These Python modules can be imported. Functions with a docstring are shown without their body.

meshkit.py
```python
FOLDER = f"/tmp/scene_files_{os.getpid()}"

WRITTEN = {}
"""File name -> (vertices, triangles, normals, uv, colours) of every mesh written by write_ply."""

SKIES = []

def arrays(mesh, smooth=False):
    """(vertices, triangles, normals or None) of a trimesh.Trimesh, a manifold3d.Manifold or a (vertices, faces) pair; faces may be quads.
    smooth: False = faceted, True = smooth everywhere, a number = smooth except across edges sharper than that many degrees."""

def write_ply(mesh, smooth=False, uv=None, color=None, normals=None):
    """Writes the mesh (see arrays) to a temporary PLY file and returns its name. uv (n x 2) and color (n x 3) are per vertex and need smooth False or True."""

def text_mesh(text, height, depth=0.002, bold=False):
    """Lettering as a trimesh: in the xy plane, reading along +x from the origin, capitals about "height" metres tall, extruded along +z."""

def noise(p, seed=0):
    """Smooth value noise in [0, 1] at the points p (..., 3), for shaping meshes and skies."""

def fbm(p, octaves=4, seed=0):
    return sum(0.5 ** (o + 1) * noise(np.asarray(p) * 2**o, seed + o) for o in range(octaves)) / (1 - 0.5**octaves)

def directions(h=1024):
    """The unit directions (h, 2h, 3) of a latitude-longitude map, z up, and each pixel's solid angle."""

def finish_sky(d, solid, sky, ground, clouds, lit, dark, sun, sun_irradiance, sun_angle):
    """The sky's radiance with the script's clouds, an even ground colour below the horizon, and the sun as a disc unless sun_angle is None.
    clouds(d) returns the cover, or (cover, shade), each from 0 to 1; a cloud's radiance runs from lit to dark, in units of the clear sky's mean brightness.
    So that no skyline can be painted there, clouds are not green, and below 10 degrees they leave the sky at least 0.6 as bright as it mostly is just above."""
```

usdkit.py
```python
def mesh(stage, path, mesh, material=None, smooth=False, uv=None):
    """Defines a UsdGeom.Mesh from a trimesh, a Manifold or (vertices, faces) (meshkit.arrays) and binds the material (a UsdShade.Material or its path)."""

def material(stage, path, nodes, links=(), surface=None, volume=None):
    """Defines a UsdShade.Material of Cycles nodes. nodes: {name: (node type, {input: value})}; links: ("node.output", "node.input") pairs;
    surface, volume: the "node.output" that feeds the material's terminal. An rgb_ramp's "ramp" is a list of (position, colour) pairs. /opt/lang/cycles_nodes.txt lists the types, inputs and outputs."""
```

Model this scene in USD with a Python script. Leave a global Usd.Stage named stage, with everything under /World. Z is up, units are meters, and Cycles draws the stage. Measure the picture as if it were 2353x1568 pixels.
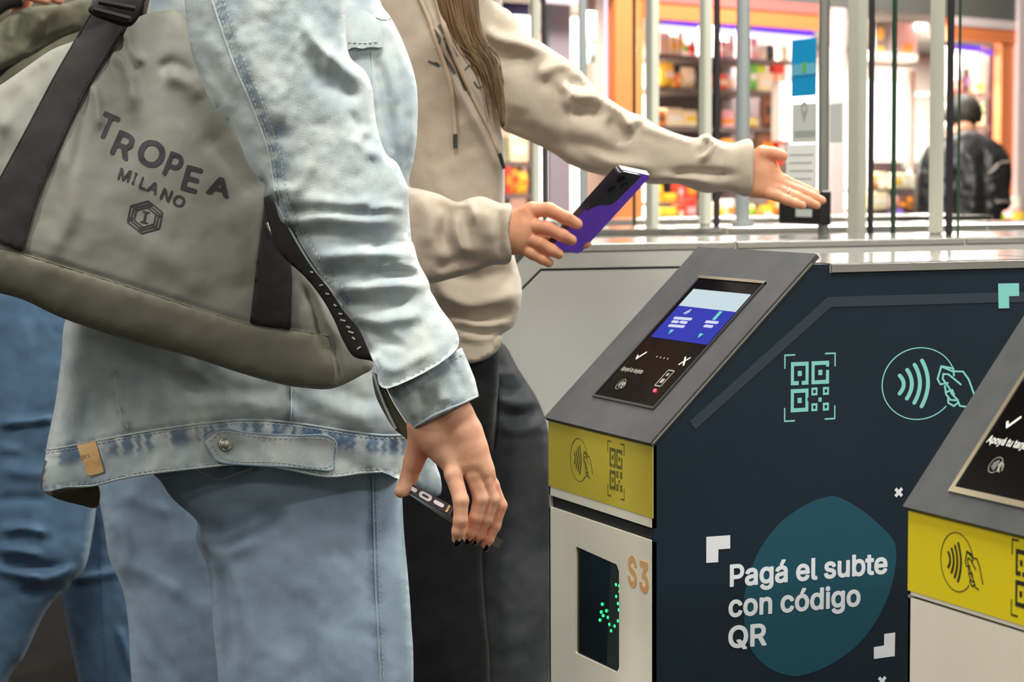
import math, random
import numpy as np
import trimesh, manifold3d, shapely
import shapely.geometry as sg
from shapely import affinity
from shapely.ops import unary_union
from scipy.spatial import Delaunay
from scipy.interpolate import LinearNDInterpolator, NearestNDInterpolator
import scipy.sparse as sp, scipy.sparse.linalg as spl
import usdkit, meshkit
from pxr import Usd, UsdGeom, UsdLux, UsdShade, Gf, Sdf, Vt

stage = Usd.Stage.CreateInMemory()
UsdGeom.SetStageUpAxis(stage, UsdGeom.Tokens.z)
UsdGeom.SetStageMetersPerUnit(stage, 1.0)
UsdGeom.Xform.Define(stage, '/World')
random.seed(7)

# ------------------------------------------------------------------ camera
FPX, CX, CY = 5000.0, 1176.5, 784.0
CAM = np.array([-1.163, -2.609, 1.119])
_yaw, _pit, _rol = math.radians(156.94), math.radians(4.32), math.radians(-0.27)
FW = np.array([math.sin(_yaw) * math.cos(_pit), -math.cos(_yaw) * math.cos(_pit), -math.sin(_pit)])
_r = np.cross(FW, [0, 0, 1.0]); _r /= np.linalg.norm(_r); _u = np.cross(_r, FW)
RT = math.cos(_rol) * _r + math.sin(_rol) * _u
UP = -math.sin(_rol) * _r + math.cos(_rol) * _u
cam = UsdGeom.Camera.Define(stage, '/World/camera')
M4 = np.eye(4); M4[0, :3], M4[1, :3], M4[2, :3], M4[3, :3] = RT, UP, -FW, CAM
cam.AddTransformOp().Set(Gf.Matrix4d(M4.tolist()))
cam.CreateHorizontalApertureAttr(36.0); cam.CreateVerticalApertureAttr(36.0 * 1568 / 2353)
cam.CreateFocalLengthAttr(36.0 * FPX / 2353)
cam.CreateClippingRangeAttr(Gf.Vec2f(0.05, 200))
cam.CreateFStopAttr(9.0); cam.CreateFocusDistanceAttr(2.5)
cam.CreateExposureAttr(0.28)

# ------------------------------------------------------------------ lights
def rect_light(name, pos, w, h, inten, col=(1, 1, 1), look=(0, 0, -1)):
    l = UsdLux.RectLight.Define(stage, '/World/' + name)
    l.CreateWidthAttr(w); l.CreateHeightAttr(h); l.CreateIntensityAttr(inten); l.CreateColorAttr(Gf.Vec3f(*col))
    z = -np.array(look, float); z /= np.linalg.norm(z)
    a = np.array([1.0, 0, 0]) if abs(z[0]) < .9 else np.array([0, 1.0, 0])
    y = np.cross(z, a); y /= np.linalg.norm(y); x = np.cross(y, z)
    m = np.eye(4); m[0, :3], m[1, :3], m[2, :3], m[3, :3] = x, y, z, pos
    l.AddTransformOp().Set(Gf.Matrix4d(m.tolist()))
dome = UsdLux.DomeLight.Define(stage, '/World/dome_light')
dome.CreateIntensityAttr(0.30); dome.CreateColorAttr(Gf.Vec3f(.93, 1.0, .97))
CEIL = 3.3
for k, (lx, ly, li) in enumerate([(-4.2, -3.4, 44), (-0.9, -5.2, 36), (1.9, -3.9, 85), (-3.0, -.6, 70), (-0.4, -1.0, 70), (2.6, -.9, 80), (-2.6, 3.0, 80), (3.2, 2.4, 150), (1.2, 1.0, 130)]):
    rect_light(f'ceiling_lamp_light_{k:03d}', (lx, ly, CEIL - .06), 1.5, .34, li * .62, (1.0, .98, .91))
# ------------------------------------------------------------------ helpers
def P(px, py, D):
    return CAM + D * (FW + (px - CX) / FPX * RT + (CY - py) / FPX * UP)
def PV(px, py, D):
    px, py, D = (np.asarray(a, float) for a in (px, py, D))
    return CAM + D[..., None] * (FW + ((px - CX) / FPX)[..., None] * RT + ((CY - py) / FPX)[..., None] * UP)
def to_px(X):
    d = np.asarray(X) - CAM; Z = d @ FW
    return np.stack([CX + FPX * (d @ RT) / Z, CY - FPX * (d @ UP) / Z, Z], -1)
def lin(*c):
    c = np.array(c, float) / 255.0
    return tuple(np.where(c <= .04045, c / 12.92, ((c + .055) / 1.055) ** 2.4))
USED = {}
def numbered(parent, name):
    k = USED.get((parent, name), 0); USED[(parent, name)] = k + 1
    return f'{parent}/{name}' if k == 0 else f'{parent}/{name}_{k:03d}'
def tag(prim, label=None, cat=None, group=None, kind=None):
    prim = prim.GetPrim() if hasattr(prim, 'GetPrim') else prim
    for k, v in (('label', label), ('category', cat), ('group', group), ('kind', kind)):
        if v: prim.SetCustomDataByKey(k, v)
    return prim
def thing(name, label, cat, loc=(0, 0, 0), group=None):
    x = UsdGeom.Xform.Define(stage, numbered('/World', name))
    if any(loc): x.AddTranslateOp().Set(Gf.Vec3d(*map(float, loc)))
    ORIGIN[str(x.GetPath())] = np.array(loc, float)
    return tag(x, label, cat, group)
ORIGIN = {}
def obj(name, mesh, mat, parent=None, smooth=35, label=None, wear=None):
    """one Mesh prim; parent a prim or None (top level). Vertices are in world space and are moved to the thing's own origin."""
    pp = '/World' if parent is None else str(parent.GetPath())
    path = numbered(pp, name)
    v, f, n = meshkit.arrays(mesh, smooth)
    root = '/'.join(path.split('/')[:3])
    v = v - ORIGIN.get(root, 0)
    m = usdkit.mesh(stage, path, (v, f), mat, smooth=False)
    if n is not None:
        m.CreateNormalsAttr(Vt.Vec3fArray.FromNumpy(n.astype(np.float32))); m.SetNormalsInterpolation('vertex')
    if wear is not None:
        UsdGeom.PrimvarsAPI(m).CreatePrimvar('wear', Sdf.ValueTypeNames.Color3fArray, 'vertex').Set(
            Vt.Vec3fArray.FromNumpy(np.repeat(np.asarray(wear, np.float32)[:, None], 3, 1)))
    if label: m.GetPrim().SetCustomDataByKey('label', label)
    return m.GetPrim()
def struct(name, mesh, mat, parent=None):
    p = obj(name, mesh, mat, parent, smooth=False)
    if parent is None: p.SetCustomDataByKey('kind', 'structure')
    return p
def cat(ms): return trimesh.util.concatenate([m for m in ms if m is not None])

LOOK = {}
def mat(name, c, rough=.5, metal=0, c2=None, scale=8, stretch=(1, 1, 1), bump=0, bscale=900, emit=None, estr=0, spec=.5, sss=0, sheen=0, wear=None, coat=0, detail=3, trans=0, contrast=(.35, .65)):
    n = {'p': ('principled_bsdf', {'base_color': c, 'roughness': rough, 'metallic': metal, 'specular_ior_level': spec})}
    L = []
    if sss: n['p'][1].update({'subsurface_weight': sss, 'subsurface_scale': .006})
    if sheen: n['p'][1].update({'sheen_weight': sheen, 'sheen_roughness': .4})
    if coat: n['p'][1].update({'coat_weight': coat, 'coat_roughness': .08})
    if trans: n['p'][1].update({'transmission_weight': trans})
    if emit is not None: n['p'][1].update({'emission_color': emit, 'emission_strength': estr})
    n['tc'] = ('texture_coordinate', {}); n['mp'] = ('mapping', {'scale': stretch}); L.append(('tc.object', 'mp.vector'))
    col = None
    if c2 is not None:
        n['n'] = ('noise_texture', {'scale': scale, 'detail': detail, 'roughness': .6})
        n['r'] = ('rgb_ramp', {'ramp': [(contrast[0], c), (contrast[1], c2)]})
        L += [('mp.vector', 'n.vector'), ('n.fac', 'r.fac')]; col = 'r.color'
    if wear is not None:
        n['at'] = ('attribute', {'attribute': 'wear'}); n['sx'] = ('separate_color', {})
        n['mx'] = ('mix_color', {'b': wear} if col else {'a': c, 'b': wear})
        L += [('at.color', 'sx.color'), ('sx.r', 'mx.fac')]
        if col: L.append((col, 'mx.a'))
        col = 'mx.result'
    if col: L.append((col, 'p.base_color'))
    if bump:
        n['bn'] = ('noise_texture', {'scale': bscale, 'detail': 2}); n['b'] = ('bump', {'strength': bump, 'distance': .002})
        L += [('mp.vector', 'bn.vector'), ('bn.fac', 'b.height'), ('b.normal', 'p.normal')]
    m = usdkit.material(stage, '/World/Looks/' + name, n, L, surface='p.BSDF')
    LOOK[name] = m
    return m
def emitter(name, c, s):
    LOOK[name] = usdkit.material(stage, '/World/Looks/' + name, {'e': ('emission', {'color': c, 'strength': s})}, [], surface='e.emission')
    return LOOK[name]

# ---- solids
def box(lo, hi, bev=0):
    lo, hi = np.minimum(lo, hi).astype(float), np.maximum(lo, hi).astype(float)
    if not bev:
        return trimesh.creation.box(bounds=[lo, hi])
    bev = min(bev, .45 * (hi - lo).min()); pts = []
    for s in np.ndindex(2, 2, 2):
        s = np.array(s); c = np.where(s, hi - bev, lo + bev); d = np.where(s, 1, -1)
        for k in range(3):
            e = np.zeros(3); e[k] = d[k] * bev; pts.append(c + e)
        pts.append(c + d * bev * .6)
    return trimesh.convex.convex_hull(np.array(pts))
def frame_mesh(m, o, ex, ey, ez):
    m = m.copy(); R = np.array([ex, ey, ez], float); m.vertices = np.asarray(o, float) + m.vertices @ R
    if np.linalg.det(R) < 0: m.invert()
    return m
def polys(g):
    return [q for q in getattr(g, 'geoms', [g]) if q.geom_type == 'Polygon' and q.area > 0]
def extrude(g, t):
    return cat([trimesh.creation.extrude_polygon(q, t, engine='earcut') for q in polys(g)])
class Frame:
    """a plane in the world: origin, two axes and the normal that looks outwards"""
    def __init__(s, o, ex, ey):
        s.o, s.ex, s.ey = (np.array(a, float) for a in (o, ex, ey)); s.n = np.cross(s.ex, s.ey)
    def hit(s, px, py):
        d = FW + (px - CX) / FPX * RT + (CY - py) / FPX * UP
        t = ((s.o - CAM) @ s.n) / (d @ s.n); X = CAM + t * d - s.o
        return np.array([X @ s.ex, X @ s.ey])
    def poly(s, pts): return sg.Polygon([s.hit(*p) for p in pts])
    def put(s, g, t=.0006, lift=0.0):
        return frame_mesh(extrude(g, t), s.o + s.n * lift, s.ex, s.ey, s.n)
    def at(s, a, b, c=0): return s.o + s.ex * a + s.ey * b + s.n * c
def tube(pts, r, sides=10, caps=True):
    p = np.asarray(pts, float); r = np.broadcast_to(r, (len(p),))
    t = np.gradient(p, axis=0); t /= np.linalg.norm(t, axis=1, keepdims=True) + 1e-12
    a = np.cross(t[0], [0, 0, 1.0] if abs(t[0][2]) < .9 else [1.0, 0, 0]); A = []
    for k in range(len(p)):
        a = a - t[k] * (a @ t[k]); a /= np.linalg.norm(a); A.append(a)
    A = np.array(A); B = np.cross(t, A); ang = np.arange(sides) * 2 * np.pi / sides
    v = (p[:, None] + r[:, None, None] * (np.cos(ang)[None, :, None] * A[:, None] + np.sin(ang)[None, :, None] * B[:, None])).reshape(-1, 3)
    f = []
    for i in range(len(p) - 1):
        for j in range(sides):
            q = (i * sides + j, i * sides + (j + 1) % sides, (i + 1) * sides + (j + 1) % sides, (i + 1) * sides + j)
            f += [(q[0], q[1], q[2]), (q[0], q[2], q[3])]
    if caps:
        n = len(v); v = np.vstack([v, p[0], p[-1]]); e = (len(p) - 1) * sides
        for j in range(sides):
            f += [(n, (j + 1) % sides, j), (n + 1, e + j, e + (j + 1) % sides)]
    return trimesh.Trimesh(v, f, process=False)
def spline(pts, n=8, closed=False):
    p = np.asarray(pts, float)
    q = np.vstack([p[-1], p, p[0], p[1]]) if closed else np.vstack([2 * p[0] - p[1], p, 2 * p[-1] - p[-2]])
    out = []; t = np.linspace(0, 1, n, endpoint=False)[:, None]
    for i in range(len(q) - 3):
        a, b, c, d = q[i:i + 4]
        out.append(.5 * ((2 * b) + (c - a) * t + (2 * a - 5 * b + 4 * c - d) * t ** 2 + (3 * b - a - 3 * c + d) * t ** 3))
    out = np.vstack(out)
    return out if closed else np.vstack([out, p[-1]])
def resample(p, step, closed=False):
    p = np.asarray(p, float)
    if closed: p = np.vstack([p, p[0]])
    s = np.r_[0, np.cumsum(np.linalg.norm(np.diff(p, axis=0), axis=1))]
    n = max(2, int(round(s[-1] / step)))
    t = np.linspace(0, s[-1], n + 1)
    q = np.stack([np.interp(t, s, p[:, k]) for k in range(p.shape[1])], 1)
    return q[:-1] if closed else q
def text2d(text, height, bold=True):
    m = meshkit.text_mesh(text, height, .001, bold)
    return m
def text_outline(text, height, bold=2):
    """lettering as flat polygons, capitals `height` tall, baseline at y = 0"""
    import glob
    from PIL import Image, ImageDraw, ImageFont
    font = ImageFont.truetype(glob.glob('/opt/blender-*/*/datafiles/fonts/Inter.woff2')[0], 150)
    x0, y0, x1, y1 = font.getbbox(text, anchor='ls', stroke_width=bold)
    im = Image.new('L', (x1 - x0 + 8, y1 - y0 + 8))
    ImageDraw.Draw(im).text((4 - x0, 4 - y0), text, 255, font, anchor='ls', stroke_width=bold)
    on = np.pad(np.asarray(im) > 127, ((0, 0), (1, 1))).astype(np.int8)
    r, st = np.nonzero(np.diff(on, axis=1) == 1); en = np.nonzero(np.diff(on, axis=1) == -1)[1]
    g = unary_union(shapely.box(st, -r - 1, en, -r)).buffer(.9).buffer(-.9).simplify(.55)
    s = height / 109.0
    return affinity.affine_transform(g, [s, 0, 0, s, (x0 - 4) * 0 - 4 * s, (4 - y0) * s])
def text_on(fr, text, p0, p1, hpx, bold=5):
    """lettering on a plane from the pixel where its baseline starts to the one where it ends"""
    a, b = fr.hit(*p0), fr.hit(*p1)
    H = np.linalg.norm(fr.hit(p0[0], p0[1] - hpx) - a)
    g = text_outline(text, H, bold); w = g.bounds[2] - g.bounds[0]
    L = np.linalg.norm(b - a); ang = math.degrees(math.atan2(*(b - a)[::-1]))
    g = affinity.scale(affinity.translate(g, -g.bounds[0], 0), L / w, 1, origin=(0, 0))
    return affinity.translate(affinity.rotate(g, ang, origin=(0, 0)), *a)
def stroke(pts, w, cap='round'): return sg.LineString(pts).buffer(w / 2, cap_style=cap, quad_segs=4)
def icon_contactless(rx, ry, thin=.025):
    """circle, four waves, a hand holding a card; unit radius scaled to rx, ry"""
    th = np.radians(np.linspace(22, 318, 80))
    parts = [stroke(np.c_[np.cos(th), np.sin(th)], thin)]
    for k, (h, x) in enumerate(((.25, -.42), (.40, -.20), (.53, .02), (.64, .24))):
        a = np.linspace(-h, h, 14); parts.append(stroke(np.c_[x - (.11 + .02 * k) * (a / h) ** 2, a], .105))
    hl = thin * 1.7
    parts += [stroke([(.95, .28), (.6, .45), (.5, .1), (.58, -.05), (.78, -.02)], hl), stroke([(.5, .1), (.6, .46), (.93, .38), (.95, .18)], hl),
              stroke([(1.14, -.08), (.8, .22), (.66, .24), (.64, .1), (.82, -.16), (.9, -.34), (1.05, -.5), (1.12, -.68), (1.3, -.72)], hl),
              stroke([(.93, .3), (1.2, .28), (1.36, .05), (1.56, -.5)], hl), stroke([(.7, -.1), (.74, -.34), (.86, -.5), (1.02, -.52)], hl),
              stroke([(.74, -.28), (.9, -.22), (.96, -.36)], hl), stroke([(.8, -.42), (.8, -.58), (.96, -.68), (1.06, -.6)], hl)]
    return affinity.scale(unary_union(parts), rx, ry, origin=(0, 0))
def icon_code(w, h):
    """pictogram: four corner brackets around three squares and a few dots"""
    def sq(x, y, s, t): return sg.box(x, y, x + s, y + s).difference(sg.box(x + t, y + t, x + s - t, y + s - t))
    P_ = []
    for sx in (-1, 1):
        for sy in (-1, 1):
            P_.append(stroke([(sx * .62, sy * 1.0), (sx * 1.0, sy * 1.0), (sx * 1.0, sy * .62)], .05, 'square'))
    for x, y in ((-.76, .08), (.06, .08), (-.76, -.74)):
        P_ += [sq(x, y, .70, .12), sg.box(x + .27, y + .27, x + .43, y + .43)]
    for x, y in ((.06, -.26), (.52, -.26), (.06, -.74), (.52, -.74)): P_.append(sq(x, y, .24, .07))
    P_.append(sg.box(.34, -.46, .47, -.33))
    g = unary_union(P_)
    for b in ((-.45, .06, -.33, .22), (.62, .5, .8, .6), (-.1, -.42, .0, -.32)): g = g.difference(sg.box(*b))
    return affinity.scale(g, w, h, origin=(0, 0))

# ---- inflated shapes: an outline seen from the photograph's side gets its own distance, thickness and folds
def seg_dist(q, a, b):
    ab = b - a; t = np.clip(((q - a) @ ab) / (ab @ ab + 1e-9), 0, 1)
    return np.linalg.norm(q - (a + t[:, None] * ab), axis=1), t
def fold_field(q, folds):
    out = np.zeros(len(q))
    for pts, w, amp in folds:
        pts = spline(pts, 5); n = len(pts) - 1; best = np.full(len(q), 1e9); par = np.zeros(len(q))
        for i in range(n):
            d, t = seg_dist(q, pts[i], pts[i + 1]); m = d < best
            best[m] = d[m]; par[m] = (i + t[m]) / n
        ends = np.clip(np.minimum(par, 1 - par) * 5 + .15, 0, 1)
        out += amp * np.exp(-(best / w) ** 2) * ends
    return out
class Puff:
    def __init__(s, outline, D, ratio=.6, cap=.1, step=9, folds=(), noise=(), open_=None, back=1.0, smooth=True, pinch=1.0):
        o = spline(outline, 6, True) if smooth else np.asarray(outline, float)
        b = resample(o, step, True); nb = len(b)
        pg = sg.Polygon(b).buffer(0)
        x0, y0, x1, y1 = pg.bounds
        gx, gy = np.meshgrid(np.arange(x0, x1, step), np.arange(y0, y1, step * .866)); gx[1::2] += step / 2
        g = np.c_[gx.ravel(), gy.ravel()]
        inner = pg.buffer(-step * .55)
        g = g[shapely.contains_xy(inner, g[:, 0], g[:, 1])]
        q = np.vstack([b, g]); N = len(q)
        tri = Delaunay(q).simplices; c = q[tri].mean(1)
        tri = tri[shapely.contains_xy(pg, c[:, 0], c[:, 1])]
        e1, e2 = q[tri[:, 1]] - q[tri[:, 0]], q[tri[:, 2]] - q[tri[:, 0]]
        ar = e1[:, 0] * e2[:, 1] - e1[:, 1] * e2[:, 0]
        tri[ar < 0] = tri[ar < 0][:, ::-1]; tri = tri[np.abs(ar) > 1e-6]
        op = np.array([bool(open_ and open_(*p)) for p in b]); s.op = op
        I, J, V = [], [], []; mass = np.zeros(N)
        for k in range(3):
            i, j, l = tri[:, k], tri[:, (k + 1) % 3], tri[:, (k + 2) % 3]
            u, w = q[i] - q[l], q[j] - q[l]
            cr = np.abs(u[:, 0] * w[:, 1] - u[:, 1] * w[:, 0]); ct = np.clip((u * w).sum(1) / np.maximum(cr, 1e-9), -20, 20) / 2
            I += [i, j, i, j]; J += [j, i, i, j]; V += [-ct, -ct, ct, ct]
            np.add.at(mass, i, cr / 6)
        K = sp.csr_matrix((np.concatenate(V), (np.concatenate(I), np.concatenate(J))), (N, N))
        free = np.ones(N, bool); free[:nb] = op; free &= mass > 0
        u = np.zeros(N); fi = np.flatnonzero(free)
        u[fi] = spl.spsolve(K[fi][:, fi].tocsc(), 2 * mass[fi])
        Dq = np.array([D(*p) for p in q]) if callable(D) else np.full(N, float(D))
        h = ratio * np.sqrt(np.maximum(u, 0)) ** pinch * (Dq / FPX)
        h = h * cap / (h ** 3 + cap ** 3) ** (1 / 3)
        wt = np.clip(h / .012, 0, 1)
        dis = fold_field(q, folds)
        for sc, am, *st in noise:
            st = st[0] if st else (1, 1)
            dis += (meshkit.fbm(np.c_[q * np.array(st) / sc, np.zeros(N) + sc], 3, int(sc)) - .5) * 2 * am
        s.q, s.tri, s.D, s.h = q, tri, Dq, h
        front = Dq - h - dis / 1000 * wt
        bk = Dq + back * h + (dis / 2500 * wt)
        s.zf = front
        idx = np.full(N, -1); keep = np.ones(N, bool); keep[:nb] = op
        idx[~keep] = np.flatnonzero(~keep); ids = np.flatnonzero(keep); idx[ids] = N + np.arange(len(ids))
        v = np.vstack([PV(q[:, 0], q[:, 1], front), PV(q[ids, 0], q[ids, 1], bk[ids])])
        f = [tri, idx[tri][:, ::-1]]
        side = []
        for i in range(nb):
            j = (i + 1) % nb
            if op[i] or op[j]:
                a, b_, c_, d_ = i, j, idx[j], idx[i]
                if len({a, b_, c_}) == 3: side.append((a, b_, c_))
                if len({a, c_, d_}) == 3: side.append((a, c_, d_))
        # image y runs down, so counter-clockwise in pixels is clockwise seen from the camera
        F = np.vstack([f[0][:, ::-1], f[1][:, ::-1]] + ([np.array(side)] if side else []))
        s.mesh = trimesh.Trimesh(v, F, process=False); s.px = np.vstack([q, q[ids]])
        if s.mesh.volume < 0: s.mesh.invert()
        s._f = LinearNDInterpolator(q, front); s._n = NearestNDInterpolator(q, front)
    def depth(s, x, y):
        d = s._f(x, y); return np.where(np.isnan(d), s._n(x, y), d)
    def on(s, x, y, lift=0.0):
        x, y = np.asarray(x, float), np.asarray(y, float)
        return PV(x, y, s.depth(x, y) - lift)
    def patch(s, g, lift=.0008, thick=.001, step=9):
        """a flat piece (polygon in pixels) laid on the front, following it"""
        out = []
        for pg in polys(g):
            rings = [pg.exterior] + list(pg.interiors); B = [resample(np.array(r.coords)[:-1], step, True) for r in rings]
            pb = sg.Polygon(B[0], B[1:]).buffer(0)
            if pb.is_empty: continue
            x0, y0, x1, y1 = pg.bounds; gx, gy = np.meshgrid(np.arange(x0, x1, step), np.arange(y0, y1, step))
            g2 = np.c_[gx.ravel(), gy.ravel()]; inn = pb.buffer(-step * .5)
            g2 = g2[shapely.contains_xy(inn, g2[:, 0], g2[:, 1])] if not inn.is_empty else g2[:0]
            q = np.vstack(B + [g2]); tri = Delaunay(q).simplices; c = q[tri].mean(1)
            tri = tri[shapely.contains_xy(pb, c[:, 0], c[:, 1])]
            e1, e2 = q[tri[:, 1]] - q[tri[:, 0]], q[tri[:, 2]] - q[tri[:, 0]]
            tri[(e1[:, 0] * e2[:, 1] - e1[:, 1] * e2[:, 0]) > 0] = tri[(e1[:, 0] * e2[:, 1] - e1[:, 1] * e2[:, 0]) > 0][:, ::-1]
            n = len(q); top, bot = s.on(q[:, 0], q[:, 1], lift + thick), s.on(q[:, 0], q[:, 1], lift - .0015)
            F = [tri, tri[:, ::-1] + n]; k = 0
            for r in B:
                m = len(r); i = np.arange(k, k + m); j = np.r_[i[1:], i[0]]
                F += [np.c_[i, j, j + n], np.c_[i, j + n, i + n]]; k += m
            t = trimesh.Trimesh(np.vstack([top, bot]), np.vstack(F), process=False); trimesh.repair.fix_normals(t)
            if t.volume < 0: t.invert()
            out.append(t)
        return cat(out)
    def seam(s, pts, r=.0012, lift=.0004, step=10, sides=6):
        p = resample(spline(pts, 6), step); return tube(s.on(p[:, 0], p[:, 1], lift), r, sides)
    def stitches(s, pts, r=.0005, lift=.0012, on=7, off=5):
        p = resample(spline(pts, 6), on + off); out = []
        for a, b in zip(p[:-1], p[1:]):
            c = a + (b - a) * on / (on + off); out.append(tube(s.on(*np.array([a, (a + c) / 2, c]).T, lift), r, 4))
        return cat(out)
def wear_of(px, lines, base=0.0, noise_amp=0.0, dash=None):
    """how dark the unfaded dye is: strong close to seams, in short bars across them"""
    out = np.full(len(px), base)
    for pts, w, amt, per in lines:
        pts = spline(pts, 6); L = np.r_[0, np.cumsum(np.linalg.norm(np.diff(pts, axis=0), axis=1))]
        best = np.full(len(px), 1e9); par = np.zeros(len(px))
        for i in range(len(pts) - 1):
            d, t = seg_dist(px, pts[i], pts[i + 1]); m = d < best; best[m] = d[m]; par[m] = L[i] + t[m] * (L[i + 1] - L[i])
        bars = meshkit.fbm(np.c_[par / per, best * .01, best * 0 + per], 2, 3) if per else 1.0
        bars = np.clip((bars - .40) * 6, 0, 1) if per else 1.0
        out = np.maximum(out, amt * np.exp(-(best / w) ** 4) * bars)
    if noise_amp: out += noise_amp * (meshkit.fbm(np.c_[px / 60, px[:, :1] * 0], 4, 5) - .5) * 2
    return np.clip(out, 0, 1)

# ---- skin: round bones blended into one surface
def seg_sdf(p, a, b, ra, rb):
    ab = b - a; t = np.clip(((p - a) @ ab) / (ab @ ab + 1e-12), 0, 1)
    return np.linalg.norm(p - (a + t[..., None] * ab), axis=-1) - (ra + (rb - ra) * t)
def smin(a, b, k):
    h = np.maximum(k - np.abs(a - b), 0) / k
    return np.minimum(a, b) - h * h * k / 4
def surface_nets(fn, lo, hi, cell):
    lo = np.asarray(lo, float); n = np.ceil((np.asarray(hi) - lo) / cell).astype(int) + 1
    ax = [lo[k] + cell * np.arange(n[k]) for k in range(3)]
    G = np.stack(np.meshgrid(*ax, indexing='ij'), -1); val = fn(G.reshape(-1, 3)).reshape(n)
    C = np.array(list(np.ndindex(2, 2, 2)))
    cv = np.stack([val[a:n[0] - 1 + a, b:n[1] - 1 + b, c:n[2] - 1 + c] for a, b, c in C], -1)
    act = (cv < 0).any(-1) & (cv >= 0).any(-1); ids = np.full(act.shape, -1); cells = np.argwhere(act); ids[act] = np.arange(len(cells))
    w = cv[act]; acc = np.zeros((len(cells), 3)); cnt = np.zeros(len(cells))
    for i in range(8):
        for j in range(i + 1, 8):
            if np.abs(C[i] - C[j]).sum() != 1: continue
            m = (w[:, i] < 0) != (w[:, j] < 0); t = w[m, i] / (w[m, i] - w[m, j])
            acc[m] += C[i] + t[:, None] * (C[j] - C[i]); cnt[m] += 1
    v = lo + cell * (cells + acc / cnt[:, None]); F = []
    for k in range(3):
        a, b = (k + 1) % 3, (k + 2) % 3
        sl0 = [slice(None)] * 3; sl1 = [slice(None)] * 3; sl0[k] = slice(0, -1); sl1[k] = slice(1, None)
        for d in (a, b): sl0[d] = slice(1, -1); sl1[d] = slice(1, -1)
        s0, s1 = val[tuple(sl0)] < 0, val[tuple(sl1)] < 0
        e = np.argwhere(s0 != s1); e[:, [a, b]] += 1; sg_ = s0[s0 != s1]
        if not len(e): continue
        def cid(da, db):
            c = e.copy(); c[:, a] += da; c[:, b] += db; return ids[tuple(c.T)]
        q = np.stack([cid(-1, -1), cid(0, -1), cid(0, 0), cid(-1, 0)], 1); q[~sg_] = q[~sg_][:, ::-1]
        F += [q[:, [0, 1, 2]], q[:, [0, 2, 3]]]
    F = np.vstack(F); F = F[(F >= 0).all(1)]
    m = trimesh.Trimesh(v, F, process=False)
    if m.volume < 0: m.invert()
    return m
def bones_mesh(chains, cell, k_in=.006, k_between=.004, extra=None):
    """chains: lists of (point, radius); each chain blends along itself, chains blend among themselves with k_between (a list gives one per chain)"""
    pts = np.array([p for c in chains for p, _ in c]); R = max(r for c in chains for _, r in c)
    def fn(X):
        tot = None
        for i, c in enumerate(chains):
            d = None
            for (a, ra), (b, rb) in zip(c[:-1], c[1:]):
                e = seg_sdf(X, a, b, ra, rb); d = e if d is None else smin(d, e, k_in)
            kb = k_between[i] if isinstance(k_between, (list, tuple)) else k_between
            tot = d if tot is None else smin(tot, d, kb)
        if extra is not None: tot = extra(X, tot)
        return tot
    m = surface_nets(fn, pts.min(0) - R - 2 * cell, pts.max(0) + R + 2 * cell, cell)
    e = np.unique(np.sort(m.edges, axis=1), axis=0); N = len(m.vertices)
    A = sp.csr_matrix((np.ones(2 * len(e)), (np.r_[e[:, 0], e[:, 1]], np.r_[e[:, 1], e[:, 0]])), (N, N))
    A = sp.diags(1 / np.maximum(np.asarray(A.sum(1)).ravel(), 1)) @ A; v = np.array(m.vertices)
    for _ in range(3):
        v = v + .5 * (A @ v - v); v = v - .5 * (A @ v - v)
    m.vertices = v
    return m
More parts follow.
